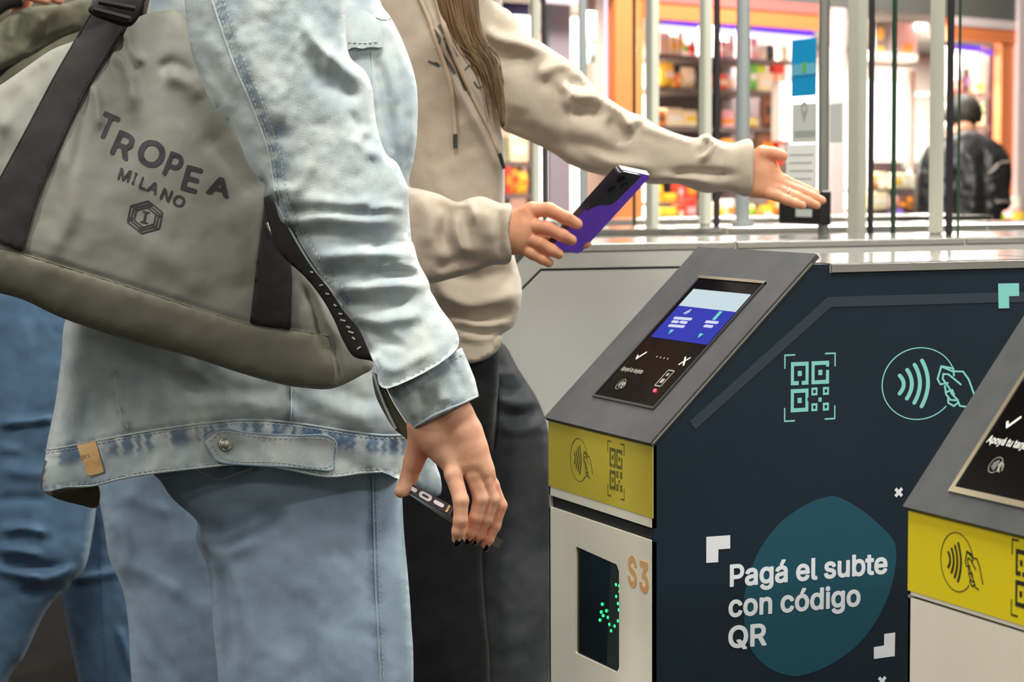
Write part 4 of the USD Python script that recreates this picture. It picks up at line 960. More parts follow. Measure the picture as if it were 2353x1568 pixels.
slv = obj('sleeve', sleeve.mesh, LOOK['denim_pale'], jk, True, wear=wear_of(sleeve.px, sl_l, .06, .26))
obj('elbow_seam', sleeve.seam([(x - 12, y + 3) for x, y in elbow], .0012), LOOK['denim_pale'], slv)
for o_ in (-4, 12): obj('stitching', sleeve.stitches([(x + o_, y - o_ * .3) for x, y in elbow]), LOOK['denim_thread'], slv)
cuff = Puff([(886, 886), (1061, 799), (1074, 828), (1091, 870), (1101, 912), (947, 990), (930, 965), (905, 925)], 2.325, .62, .045, 7,
            folds=[(((930, 930), (955, 960)), 14, 5), (((960, 890), (975, 940)), 12, -4), (((1000, 870), (1020, 930)), 18, 4), (((1050, 850), (1065, 900)), 10, -3)], noise=[(40, 2)], open_=lambda x, y: abs(y - (886 - (x - 886) * .4971)) < 4 and 889 < x < 1058 or abs(y - (990 - (x - 947) * .5065)) < 6 and 951 < x < 1097, smooth=False)
cl = [(((886, 890), (1000, 838), (1061, 802)), 15, .85, 14), (((947, 985), (1000, 954), (1100, 908)), 10, .5, 12), (((900, 905), (1000, 856), (1070, 820)), 14, .45, 10)]
cf = obj('cuff', cuff.mesh, LOOK['denim_pale'], jk, True, wear=wear_of(cuff.px, cl, .0, .25))
obj('stitching', cuff.stitches([(897, 900), (1000, 850), (1066, 812)], lift=.0012), LOOK['denim_thread'], cf)
obj('cuff_edge', cuff.seam([(948, 984), (1000, 953), (1058, 929), (1096, 911)], .0013, -.0002), LOOK['denim_pale'], cf)
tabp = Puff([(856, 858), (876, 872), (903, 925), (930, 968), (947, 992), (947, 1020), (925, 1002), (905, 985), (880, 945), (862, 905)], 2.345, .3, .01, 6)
obj('cuff_placket', tabp.mesh, LOOK['denim_inside'], jk, label='dark inner strip of the cuff opening')  # inner strip in the same dark colour as the lining
pe = spline([(858, 856), (872, 900), (890, 945), (910, 986)], 6); obj('placket_edge', tube(tabp.on(pe[:, 0], pe[:, 1], .002), .0016, 6), LOOK['denim_pale'], jk)
yk = Puff([(470, -260), (620, -330), (780, -250), (785, -80), (765, 40), (610, 70), (480, -20)], 2.50, .8, .12, 12, noise=[(60, 4)])
obj('shoulder_yoke', yk.mesh, LOOK['denim_pale'], jk, True)
# jeans: the near leg and the far leg
fy1, fy2 = zfloor(760, 2.68), zfloor(380, 2.90)
nleg = Puff([(350, 1060), (372, 1110), (400, 1150), (452, 1198), (449, 1240), (470, 1285), (482, 1340), (490, 1450), (502, 1568), (530, 2000), (560, fy1 - 70), (900, fy1 - 70), (940, 2000), (950, 1568), (945, 1430), (938, 1330), (929, 1232), (925, 1160), (920, 1060), (880, 900), (600, 860), (420, 900)],
            2.70, .55, .095, 11, folds=[(((452, 1198), (510, 1230), (580, 1200), (640, 1150)), 26, -14), (((450, 1255), (510, 1268), (600, 1236)), 24, 10), (((480, 1310), (520, 1300), (560, 1400)), 16, 5), (((508, 1300), (526, 1430), (520, 1560)), 14, -9), (((350, 1100), (400, 1160), (452, 1210)), 20, 6), (((540, 1340), (560, 1460), (555, 1568)), 20, 4), (((850, 1120), (860, 1300), (870, 1560)), 34, -4), (((860, 1100), (862, 1300), (872, 1568)), 6, 2.5), (((640, 1150), (720, 1250), (700, 1400)), 50, 5)],
            noise=[(110, 5), (40, 1.5)])
outs = [(856, 1090), (858, 1200), (862, 1330), (868, 1450), (874, 1568), (890, 1900)]
lgj = obj('jeans', nleg.mesh, LOOK['jeans_light'], W1, True, wear=wear_of(nleg.px, [(outs, 12, .6, 26), (((505, 1062), (560, 1072), (600, 1068)), 16, .7, 14)], .1, .3), label='light blue washed jeans')
obj('stitching', nleg.stitches([(x + 8, y) for x, y in outs[:-1]]), LOOK['denim_thread'], lgj)
obj('side_seam', nleg.seam(outs, .0012), LOOK['jeans_light'], lgj)
obj('pocket_point', nleg.seam([(440, 1072), (475, 1092), (505, 1103), (540, 1090), (580, 1076)], .0012, .001), LOOK['denim_thread'], lgj)
fleg = Puff([(215, 1080), (228, 1150), (240, 1215), (250, 1280), (272, 1330), (286, 1370), (295, 1440), (302, 1568), (330, 2000), (350, fy2 - 60), (560, fy2 - 60), (560, 2000), (540, 1568), (530, 1400), (520, 1250), (500, 1100), (420, 960), (280, 960)],
            2.91, .6, .085, 11, folds=[(((280, 1130), (330, 1160), (400, 1180)), 16, 5), (((240, 1180), (285, 1240), (290, 1330)), 16, 7), (((290, 1150), (340, 1260), (430, 1330)), 40, -6), (((300, 1300), (360, 1330), (420, 1370)), 20, 6), (((296, 1440), (330, 1500), (370, 1540)), 10, 4), (((320, 1420), (360, 1500), (420, 1568)), 14, -4)], noise=[(90, 5), (36, 1.5)])
obj('jeans_leg', fleg.mesh, LOOK['jeans_light'], lgj, True, wear=wear_of(fleg.px, [], .12, .3))
obj('shoe', shoe(740, 2.68, 20, m='shoe_white'), LOOK['shoe_white'], W1); obj('shoe', shoe(450, 2.91, 30), LOOK['shoe_white'], W1)
# body with the hand
hj = [[(975, 975, 4, 19), (1000, 1005, 2, 18), (1040, 1072, 0, 11)], [(1030, 930, 4, 20), (1060, 990, 2, 18), (1080, 1062, 0, 12.5)], [(1050, 960, 5, 17), (1085, 1030, 5, 14), (1104, 1085, 5, 11)], [(1075, 1000, 8, 13), (1110, 1080, 10, 10.5), (1118, 1096, 11, 9.5)],
      [(1036, 1058, 0, 10.5), (1042, 1092, -6, 9.3), (1059, 1150, -13, 8.3), (1058, 1196, -12, 7.5), (1053, 1222, -9, 6.8), (1049, 1239, -5, 5.2)],
      [(1080, 1062, 0, 11), (1088, 1090, 0, 9.4), (1104, 1146, 1, 7.9), (1093, 1190, 3, 7.1), (1080, 1224, 7, 6.3), (1074, 1237, 10, 5.2)],
      [(1103, 1082, 5, 10.5), (1114, 1104, 6, 8.8), (1131, 1148, 9, 7.6), (1117, 1194, 11, 6.9), (1099, 1230, 15, 6), (1092, 1240, 17, 5)],
      [(1116, 1092, 11, 9.0), (1130, 1116, 14, 8.0), (1150, 1162, 18, 7), (1137, 1208, 20, 6.4), (1122, 1240, 21, 5.7), (1115, 1253, 22, 4.6)],
      [(980, 985, 10, 17), (966, 1020, 16, 14), (950, 1064, 22, 11), (940, 1098, 26, 9.5), (930, 1122, 22, 8.4), (921, 1130, 16, 7)],
      [(978, 1000, 10, 15), (1010, 1040, 6, 9)]]
HW = hand_px(hj, 2.325)
hand1 = bones_mesh(HW, .0015, .003, [.012, .012, .012, .012, .002, .0012, .0012, .0012, .006, .010])
wristD = 2.335
faceR = np.array([RT[0] * .8 + FW[0] * .5, RT[1] * .8 + FW[1] * .5, 0]); faceR /= np.linalg.norm(faceR)
b1 = body_coarse({'head': P(640, -560, 2.62), 'face': faceR, 'neck': P(630, -330, 2.64), 'chest': P(620, 100, 2.66), 'hip': P(600, 860, 2.70),
    'limbs': [[(P(620, -200, 2.5), .04), (P(600, -120, 2.37), .034), (P(690, 250, 2.345), .028), (P(770, 420, 2.335), .026), (P(985, 830, 2.33), .024), (P(1008, 940, wristD), .024)],
              [(P(600, -200, 2.75), .045), (P(560, 300, 2.76), .036), (P(700, 620, 2.76), .03)],
              [(P(660, 900, 2.70), .04), (P(700, 1500, 2.70), .032), (P(735, 2350, 2.68), .036)], [(P(420, 900, 2.82), .024), (P(405, 1150, 2.91), .02), (P(415, 1500, 2.92), .022), (P(450, fy2 - 110, 2.91), .026)]]})
obj('body', union([b1, hand1]), LOOK['skin'], W1, True)
hair = Puff([(560, -700), (700, -720), (760, -600), (740, -420), (680, -300), (560, -300), (520, -450)], 2.66, .9, .1, 14, noise=[(30, 6, (1, .2))])
obj('hair', hair.mesh, LOOK['hair_brown'], W1, True)
for c, nn in ((HW[4], (.5, .6)), (HW[5], (.6, .7)), (HW[6], (.7, .6)), (HW[7], (.8, .5))):
    a, b = c[-2][0], c[-1][0]; n_ = RT * nn[0] - UP * .15 - FW * nn[1]
    obj('nail', nail(b + n_ / np.linalg.norm(n_) * c[-1][1] * .8 + (b - a) * .25, b - a, n_), LOOK['nail_black'], W1, label='black polished nail')

# her phone
A_ = P(915, 1106, 2.350); nv = (P(915 + 133, 1106 + 74, 2.350 - .033) - A_); Lw = np.linalg.norm(nv); nv /= Lw
lv = P(915 + 117, 1106 + 80, 2.350 + .134) - A_; lv -= nv * (lv @ nv); lv /= np.linalg.norm(lv); tv = np.cross(nv, lv)
if tv @ UP < 0: tv = -tv
ph = thing('phone', 'dark red-black phone held low, charging port towards us', 'phone', tuple(A_))
g = sg.box(.007, .007, Lw - .007, .149).buffer(.007, quad_segs=6)
T_ = .0098
obj('case', frame_mesh(extrude(g, T_), A_ - tv * T_ / 2, nv, lv, tv), LOOK['phone_frame'], ph, smooth=30)
obj('screen', frame_mesh(extrude(g.buffer(-.002), .0006), A_ - tv * (T_ / 2 + .0006), nv, lv, tv), LOOK['phone_glass'], ph, smooth=30)
pe_f = lambda gg, th=.0008: frame_mesh(extrude(gg, th), A_ - lv * th, nv, tv, lv)
def pill(x, w, h): return stroke([(x - w / 2 + h / 2, 0), (x + w / 2 - h / 2, 0)], h)
for x, w in ((.0215, .0085), (.0555, .0135)): obj('speaker_slot', pe_f(pill(x, w, .0042)), LOOK['port_rim'], ph, smooth=False)
obj('charging_port', pe_f(pill(.0375, .0165, .0072).difference(pill(.0375, .0085, .0026))), LOOK['port_rim'], ph, smooth=False)
obj('antenna_band', pe_f(sg.box(.0665, -.004, .0690, .004)), LOOK['leather_tan'], ph, smooth=False)

# ------------------------------------------------------------------ the bag on her shoulder
D_B = 2.49
BG = thing('shoulder_bag', 'large grey shoulder bag with black straps and printed lettering', 'bag', tuple(P(400, 600, D_B)))
def dbag(x, y): return D_B - .00003 * (x - 400)
bag_out = [(-140, 300), (-60, 232), (0, 196), (45, 165), (116, 116), (170, 94), (230, 66), (290, 52), (330, 34), (370, 26), (424, 36), (520, 200), (640, 380), (700, 520), (780, 680), (840, 780), (858, 840), (832, 862), (765, 893), (700, 892), (640, 882), (550, 857), (430, 818), (300, 784), (150, 734), (60, 692), (0, 674), (-140, 640)]
bag = Puff(bag_out, dbag, .34, .075, 9,
           folds=[(((292, 60), (300, 110), (330, 150)), 12, 8), (((258, 112), (285, 150), (300, 190), (310, 260)), 15, 9), (((285, 85), (278, 110), (262, 122)), 9, -8), (((380, 165), (430, 185), (470, 225)), 26, 7), (((360, 160), (400, 150), (450, 180)), 16, -7), (((60, 170), (20, 240), (-20, 300)), 24, 7), (((115, 140), (60, 195), (0, 260)), 18, -7), (((20, 260), (-10, 330), (-30, 400)), 22, 6),
                  (((212, 190), (224, 240), (228, 300)), 10, 7), (((205, 200), (190, 300), (160, 420)), 12, -4), (((150, 320), (165, 420), (150, 520), (110, 600)), 24, 6), (((470, 300), (540, 380), (590, 460)), 32, -8), (((510, 470), (540, 560), (560, 660)), 30, 5), (((320, 560), (400, 600), (480, 680)), 34, 4), (((690, 650), (720, 700), (735, 770), (770, 830)), 10, -7), (((710, 640), (745, 720), (765, 790)), 12, 7), (((745, 745), (770, 800), (780, 880)), 8, -6),
                  (((0, 570), (50, 583), (300, 660), (570, 745), (670, 757), (760, 775)), 7, -3), (((200, 60), (240, 110), (270, 180)), 20, -5)], noise=[(120, 3.5), (50, 1.3)])
bb = obj('bag_body', bag.mesh, LOOK['bag_fabric'], BG, True)
base_g = sg.Polygon([(-135, 545), (0, 571), (50, 584), (300, 661), (570, 746), (670, 758), (752, 772), (760, 800), (770, 860), (762, 888), (700, 888), (640, 878), (550, 853), (430, 814), (300, 780), (150, 730), (60, 688), (0, 670), (-135, 634)])
obj('base_panel', bag.patch(base_g, .0006, .0012, 12), LOOK['bag_base'], BG, True, label='darker lower panel')
obj('panel_seam', bag.seam([(-130, 543), (0, 570), (50, 583), (300, 660), (570, 745), (670, 757), (755, 772)], .0011, .0012), LOOK['bag_base'], BG)
s1 = [(212, 26), (170, 92), (134, 161), (60, 300), (0, 411), (-60, 520), (-75, 548), (-40, 551), (0, 558), (51, 580), (58, 556), (89, 446), (147, 312), (205, 192), (250, 126), (292, 58), (285, 36)]
st = obj('strap', bag.patch(sg.Polygon(s1), .0022, .0022, 10), LOOK['strap_black'], BG, True, label='wide black webbing strap with buckle')
s2 = [(612, 445), (640, 420), (700, 540), (668, 600), (672, 640), (668, 758), (620, 752), (574, 743), (590, 600)]
obj('strap', bag.patch(sg.Polygon(s2), .0022, .0022, 10), LOOK['strap_black'], BG, True, label='wide black webbing strap at the sleeve')
obj('strap_edge', cat([bag.seam([(208, 34), (134, 161), (60, 300), (0, 411)], .0012, .004), bag.seam([(286, 60), (205, 192), (147, 312), (89, 446), (52, 572)], .0012, .004)]), LOOK['strap_black'], st)
bu = Puff([(205, 14), (225, -14), (300, -22), (330, 0), (322, 34), (296, 62), (250, 50), (208, 32)], 2.40, .25, .012, 6)
bk = obj('buckle', bu.mesh, LOOK['buckle_black'], BG, True, label='black plastic strap buckle')
for pts in (((216, 22), (300, 44)), ((228, 4), (312, 20))):
    q = np.array([P(x, y, 2.384) for x, y in pts]); obj('buckle_bar', tube(q, .0034, 10), LOOK['buckle_black'], bk)
us = Puff([(226, 6), (240, -60), (330, -330), (430, -330), (360, -60), (316, 14)], lambda x, y: 2.41 + .00055 * max(0, -y), .12, .006, 10)
obj('upper_strap', us.mesh, LOOK['strap_black'], BG, True)
# narrow strap lying between bag and sleeve
ns = Puff([(609, 450), (611, 490), (628, 548), (650, 590), (700, 636), (739, 685), (766, 732), (786, 778), (805, 812), (822, 824), (852, 829), (870, 838), (880, 800), (840, 740), (790, 660), (740, 590), (690, 520), (650, 470)], 2.405, .3, .009, 8, folds=[(((640, 540), (700, 600), (760, 690), (810, 790)), 10, 3)])
nst = obj('shoulder_strap', ns.mesh, LOOK['strap_black'], BG, True, label='narrow black shoulder strap with pale stitching')
dash = []
for x, y, dx, dy in ((738, 656, 8, -2), (752, 676, 8, 2), (770, 702, 6, 4), (782, 722, 9, 1), (788, 737, 12, 3), (800, 752, 9, 4), (806, 764, 12, 4), (812, 778, 7, 5), (825, 800, 8, -6), (716, 626, 7, 2)):
    dash.append(tube(ns.on(np.array([x - dx / 2, x + dx / 2]), np.array([y - dy / 2, y + dy / 2]), .0008), .0011, 5))
obj('stitching', cat(dash), LOOK['strap_thread'], nst)
zr = spline([(613, 512), (620, 530), (634, 549), (650, 563)], 6); obj('zip_pull', tube(bag.on(zr[:, 0], zr[:, 1], .008), .0017, 8), LOOK['metal_button'], BG)
zz = spline([(622, 482), (629, 478), (634, 486), (628, 494)], 6); obj('zip_ring', tube(bag.on(zz[:, 0], zz[:, 1], .012), .0018, 8), LOOK['metal_button'], BG)
def bag_letter(ch, cx_, cy_, h, w, ang, bold):
    g = text_outline(ch, h, bold); b = g.bounds
    g = affinity.translate(g, -(b[0] + b[2]) / 2, -(b[1] + b[3]) / 2); g = affinity.scale(g, w / (b[2] - b[0]), -h / (b[3] - b[1]), origin=(0, 0))
    return affinity.translate(affinity.rotate(g, ang, origin=(0, 0)), cx_, cy_)
for ch, x, y, h, w, a in (('T', 247, 290, 60, 40, 24), ('R', 284, 334, 60, 46, 24), ('O', 348, 353, 62, 62, 18), ('P', 399, 380, 58, 36, 22), ('E', 440, 412, 60, 38, 16), ('A', 504, 429, 44, 54, 14)):
    obj('lettering', bag.patch(bag_letter(ch, x, y, h, w, a, 5), .0003, .0005, 5), LOOK['bag_print'], bb, False)
for ch, x, y, h, w, a in (('M', 286, 402, 28, 27, 17), ('I', 309, 410, 28, 7, 18), ('L', 330, 421, 28, 17, 20), ('A', 352, 431, 27, 26, 24), ('N', 382, 448, 28, 24, 22), ('O', 411, 462, 27, 28, 16)):
    obj('lettering', bag.patch(bag_letter(ch, x, y, h, w, a, 4), .0003, .0005, 4), LOOK['bag_print'], bb, False)
hexs = []
for k in range(6):
    a0, a1 = math.radians(60 * k - 90), math.radians(60 * k - 30)
    p0 = np.array([math.cos(a0), math.sin(a0)]); p1 = np.array([math.cos(a1), math.sin(a1)]); d = (p1 - p0)
    hexs += [stroke([p0 * 1.0, p1 * 1.0], .075), stroke([p0 * .80 + d * .05, p1 * .80 + d * .16], .075), stroke([p0 * .62 - d * .04, p1 * .62 + d * .10], .075), stroke([p1 * 1.0, p1 * .62 + d * .26], .065)]
hexs += [stroke([(0, -.3), (0, .3)], .12), stroke([(-.17, -.32), (.17, -.32)], .09), stroke([(-.17, .32), (.17, .32)], .09)]
hx = affinity.translate(affinity.rotate(affinity.scale(unary_union(hexs), 43, 38, origin=(0, 0)), 12, origin=(0, 0)), 333, 499)
obj('emblem', bag.patch(hx, .0003, .0005, 4), LOOK['bag_print'], bb, False, label='printed six-sided line emblem')
# ------------------------------------------------------------------ the woman in the beige hoodie
D_H = 3.28
W2 = thing('person', 'person in beige hoodie and black trousers, one arm stretched out palm up', 'person', tuple(P(1080, zfloor(1080, 3.3), 3.3) * [1, 1, 0]))
hood = Puff([(820, -260), (1000, -330), (1130, -230), (1160, -60), (1140, 80), (1132, 190), (1150, 292), (1158, 340), (1160, 420), (1162, 500), (1185, 600), (1198, 650), (1197, 700), (1182, 748), (1150, 772), (1146, 800), (1110, 826), (1060, 834), (900, 800), (840, 600), (830, 300), (810, 0)],
            D_H, .62, .11, 9, folds=[(((1035, 170), (1090, 260), (1130, 340), (1150, 400)), 14, 16.0), (((1060, 190), (1110, 270), (1146, 330)), 12, -12.8), (((990, 60), (1040, 180), (1100, 330)), 40, 11.2), (((990, 660), (1060, 700), (1150, 690), (1196, 670)), 20, 12.8), (((1010, 700), (1080, 730), (1180, 715)), 16, -12.8), (((1040, 735), (1110, 748), (1180, 740)), 9, 9.6), (((1040, 752), (1110, 764), (1165, 760)), 7, -8.0), (((1030, 620), (1100, 640), (1180, 620)), 22, -12.8), (((1045, 770), (1100, 780), (1150, 772)), 6, 6.4), (((985, 640), (1010, 720), (1050, 780)), 14, -9.6)],
            noise=[(90, 5), (36, 1.6)], open_=lambda x, y: y > 798 and x < 1148)
hd = obj('hoodie', hood.mesh, LOOK['hoodie_beige'], W2, True, label='beige hooded sweatshirt')
hem2 = Puff([(1020, 778), (1100, 782), (1150, 770), (1147, 800), (1112, 828), (1060, 834), (1020, 826)], 3.25, .75, .07, 7, folds=[(((x, 775), (x + 2, 828)), 2.5, -1.9) for x in range(1030, 1150, 9)])
obj('hem_rib', hem2.mesh, LOOK['hoodie_beige'], hd, True)
arm_out = [(1040, -120), (1137, 0), (1170, 24), (1192, 50), (1206, 78), (1237, 93), (1266, 112), (1316, 145), (1349, 178), (1374, 207), (1407, 232), (1448, 257), (1473, 265), (1515, 290), (1556, 307), (1598, 317), (1612, 310), (1628, 307), (1643, 318), (1680, 329), (1727, 321), (1731, 380), (1722, 450), (1672, 439), (1631, 444), (1602, 439), (1556, 423), (1498, 423), (1432, 410), (1390, 404), (1349, 394), (1307, 377), (1274, 354), (1224, 328), (1183, 311), (1150, 292), (1140, 240), (1120, 190), (1095, 100), (1060, 0)]
af = [(((1110, 60), (1140, 90), (1200, 100), (1260, 120)), 16, 14.4), (((1100, 110), (1160, 130), (1240, 150)), 26, -14.4), (((1230, 175), (1280, 150), (1310, 150)), 14, 12.8), (((1240, 190), (1270, 200), (1290, 210)), 16, -6.4), (((1285, 190), (1305, 205), (1320, 218), (1390, 215)), 13, 17.6), (((1300, 215), (1310, 240), (1340, 230), (1390, 226)), 12, 12.8), (((1300, 190), (1330, 190), (1345, 205)), 10, -12.8), (((1310, 255), (1350, 250), (1380, 270)), 22, -16.0), (((1390, 230), (1430, 255), (1445, 295)), 13, 16.0), (((1440, 300), (1455, 280), (1480, 270)), 11, 16.0), (((1390, 280), (1420, 300), (1440, 330)), 20, -12.8), (((1470, 285), (1530, 305), (1600, 322)), 13, 11.2),
      (((1160, 280), (1220, 305), (1290, 345)), 18, -11.2), (((1290, 320), (1360, 345), (1440, 360)), 22, -11.2), (((1330, 340), (1420, 375), (1500, 385)), 14, 9.6), (((1640, 318), (1632, 345), (1606, 370)), 6, 12.8), (((1628, 320), (1620, 340), (1600, 356)), 6, -8.0), (((1540, 400), (1600, 395), (1700, 402)), 9, -11.2), (((1500, 410), (1580, 410), (1650, 425)), 10, 8.0), (((1610, 312), (1630, 316), (1645, 326)), 7, 9.6), (((1655, 340), (1660, 380), (1655, 420)), 14, -4.8), (((1150, 160), (1180, 200), (1170, 260)), 40, 9.6)]
arm = Puff(arm_out, lambda x, y: 3.26 + .00005 * (x - 1150), .78, .075, 8, folds=af, noise=[(60, 3), (26, 1)], open_=lambda x, y: x > 1719 and 322 < y < 449)
obj('sleeve', arm.mesh, LOOK['hoodie_beige'], hd, True)
fo = Puff([(830, 440), (900, 425), (945, 431), (975, 437), (1010, 447), (1050, 464), (1080, 455), (1110, 452), (1150, 467), (1176, 471), (1169, 530), (1174, 601), (1130, 610), (1090, 626), (1040, 640), (990, 652), (900, 660), (830, 600)], lambda x, y: 3.10 - .0003 * (x - 950), .72, .06, 8,
          folds=[(((1040, 470), (1060, 462), (1080, 470), (1090, 520)), 12, 12.8), (((1010, 460), (1030, 490), (1020, 540), (1040, 590)), 16, -14.4), (((1045, 490), (1050, 540), (1070, 590)), 13, 14.4), (((1085, 480), (1110, 500), (1130, 560)), 22, 8.0), (((960, 450), (985, 500), (980, 570)), 20, 9.6), (((1150, 475), (1146, 530), (1152, 598)), 7, -6.4), (((1000, 620), (1050, 600), (1110, 600)), 14, -9.6)], noise=[(60, 3), (26, 1)], open_=lambda x, y: x > 1165 and 474 < y < 600)
obj('sleeve', fo.mesh, LOOK['hoodie_beige'], hd, True)
up_ = Puff([(800, -150), (860, -190), (915, -150), (925, 0), (928, 200), (932, 380), (948, 450), (952, 560), (930, 648), (870, 655), (812, 580), (795, 400), (788, 100)], lambda x, y: 3.29 - .17 * max(0, min(1, (y + 100) / 620)), .72, .06, 10, noise=[(60, 4)])
obj('sleeve', up_.mesh, LOOK['hoodie_beige'], hd, True)
# cords, print, hair
def cord(pts, tip, lift, r=.0030):
    q = spline(pts, 8); obj('drawstring', tube(hood.on(q[:, 0], q[:, 1], lift), r, 8), LOOK['hoodie_cord'], hd)
    q = spline(tip, 6); obj('cord_tip', tube(hood.on(q[:, 0], q[:, 1], lift), r * 1.15, 8), LOOK['cord_tip'], hd)
cord([(962, -10), (984, 40), (1000, 90), (1022, 150), (1036, 200), (1043, 260), (1046, 308)], [(1046, 308), (1046, 324), (1047, 341)], .005)
cord([(1000, -10), (1016, 50), (1036, 110), (1066, 180), (1094, 240), (1124, 300), (1147, 352)], [(1147, 352), (1152, 368), (1157, 385)], .006)
for pts, w, m in (([(998, 70), (1010, 90), (1006, 110), (1020, 130), (1034, 150), (1044, 168)], 7, 'hoodie_print'), ([(1010, 60), (1026, 84), (1030, 110), (1046, 140), (1060, 178), (1070, 205)], 9, 'hoodie_print'), ([(985, 141), (996, 146), (1006, 150)], 5, 'hoodie_print'), ([(1000, 146), (1007, 150)], 8, 'hoodie_print_green'),
                  ([(1070, 160), (1080, 150), (1092, 164), (1108, 182), (1112, 196), (1100, 202), (1090, 188)], 4, 'hoodie_print'), ([(1020, 88), (1038, 108), (1050, 130)], 5, 'hoodie_print')):
    obj('printed_stroke', hood.patch(stroke(spline(pts, 6), w), .0006, .0006, 4), LOOK[m], hd, False)
hp = Puff([(1000, -60), (1060, -90), (1095, -40), (1102, 40), (1130, 120), (1156, 200), (1161, 262), (1157, 294), (1148, 280), (1138, 235), (1116, 192), (1078, 140), (1034, 68), (1008, 20)], 3.135, .32, .02, 7, folds=[(((1020, 0), (1080, 110), (1146, 240)), 8, 5), (((1050, 0), (1100, 110), (1152, 230)), 7, -5), (((1070, -20), (1110, 90), (1156, 240)), 6, 5)])
hr = obj('hair', hp.mesh, LOOK['hair_brown'], W2, True, label='long brown hair hanging over the shoulder')
rng = np.random.default_rng(5); strands = []
for k in range(90):
    t = rng.random(); a = np.array([1002 + 92 * t, -50.0]); b = np.array([1120 + 40 * t, 190 + 100 * rng.random()])
    mid = np.array([1040 + 70 * t + rng.normal() * 3, 70 + 30 * rng.random()]); q = spline([a, mid, (mid + b) / 2 + [12 + rng.normal() * 3, -8], b], 5)
    dd = hp.depth(q[:, 0], q[:, 1]) - .002 - .004 * rng.random()
    strands.append(tube(PV(q[:, 0], q[:, 1], dd), np.linspace(.0013, .0004, len(q)), 4, False))
sp__ = obj('loose_strands', cat(strands), LOOK['hair_brown'], hr, True); sp__.SetCustomDataByKey('kind', 'stuff')
h2 = Puff([(960, -760), (1080, -790), (1170, -700), (1170, -540), (1110, -380), (1090, -60), (1010, -60), (1000, -400), (930, -560)], 3.3, .7, .09, 14, noise=[(26, 6, (1, .2))])
obj('hair', h2.mesh, LOOK['hair_brown'], W2, True)
# trousers
fa, fb = zfloor(1030, 3.32), zfloor(1200, 3.30)
l2 = Puff([(850, 700), (1000, 760), (1130, 790), (1146, 860), (1140, 950), (1130, 1080), (1112, 1230), (1108, 1300), (1116, 1420), (1126, 1568), (1130, fa - 60), (960, fa - 60), (930, 1568), (900, 1200), (860, 900)], 3.28, .6, .08, 11, folds=[(((1060, 880), (1090, 1000), (1080, 1150)), 30, 5), (((1000, 900), (1020, 1100)), 26, -4)], noise=[(70, 4)])
tr = obj('trousers', l2.mesh, LOOK['trousers_black'], W2, True, label='black trousers')
r2_ = Puff([(1030, 760), (1100, 800), (1152, 786), (1190, 846), (1212, 880), (1234, 916), (1252, 960), (1262, 1010), (1268, 1100), (1266, 1300), (1262, 1568), (1258, fb - 60), (1120, fb - 60), (1112, 1568), (1095, 1300), (1080, 1000), (1040, 860)], 3.33, .62, .08, 10, folds=[(((1120, 850), (1160, 860), (1195, 852)), 9, 6), (((1130, 880), (1170, 900), (1212, 884)), 10, -6), (((1140, 915), (1190, 930), (1232, 918)), 10, 7), (((1140, 950), (1200, 955), (1250, 940)), 10, -7), (((1150, 985), (1200, 990), (1258, 975)), 10, 6), (((1135, 850), (1150, 920), (1150, 1000)), 18, 5)], noise=[(70, 4)])
obj('trouser_leg', r2_.mesh, LOOK['trousers_charcoal'], tr, True, label='faded black upper leg')
obj('side_seam', r2_.seam([(1140, 836), (1146, 900), (1146, 960), (1138, 1030)], .001), LOOK['trousers_black'], tr)
obj('shoe', shoe(1040, 3.28, -60), LOOK['shoe_dark'], W2); obj('shoe', shoe(1190, 3.33, -45), LOOK['shoe_dark'], W2)
# hands
left = [[(1162, 535, 28, 22), (1195, 535, 8, 22)], [(1184, 508, 8, 16), (1213, 492, 0, 13)], [(1182, 562, 8, 15), (1196, 566, 2, 11)], [(1186, 530, 4, 17), (1206, 520, -2, 13)], [(1186, 545, 6, 16), (1200, 546, 0, 12)],
        [(1208, 492, 2, 13), (1222, 483, 0, 11.5), (1262, 482, -7, 10), (1300, 501, -6, 9.2), (1326, 515, -1, 8)], [(1204, 514, 0, 12), (1214, 516, -2, 11), (1256, 524, -11, 9.6), (1292, 541, -9, 8.8), (1313, 552, -4, 7.6)],
        [(1200, 544, 1, 11.5), (1208, 545, 0, 10.5), (1240, 559, -9, 9.2), (1268, 575, -7, 8.4), (1284, 584, -3, 7.2)], [(1196, 566, 3, 10), (1202, 570, 3, 9.5), (1224, 583, -4, 8.4), (1246, 595, -3, 7.6), (1261, 604, 0, 6.6)],
        [(1186, 540, 24, 15), (1235, 535, 52, 11), (1290, 550, 78, 9.5), (1330, 556, 86, 8.5), (1347, 559, 84, 7.5)]]
HL = hand_px(left, 3.02); kb = [.012] * 5 + [.0015] * 4 + [.008]
handL = bones_mesh(HL, .0018, .003, kb)
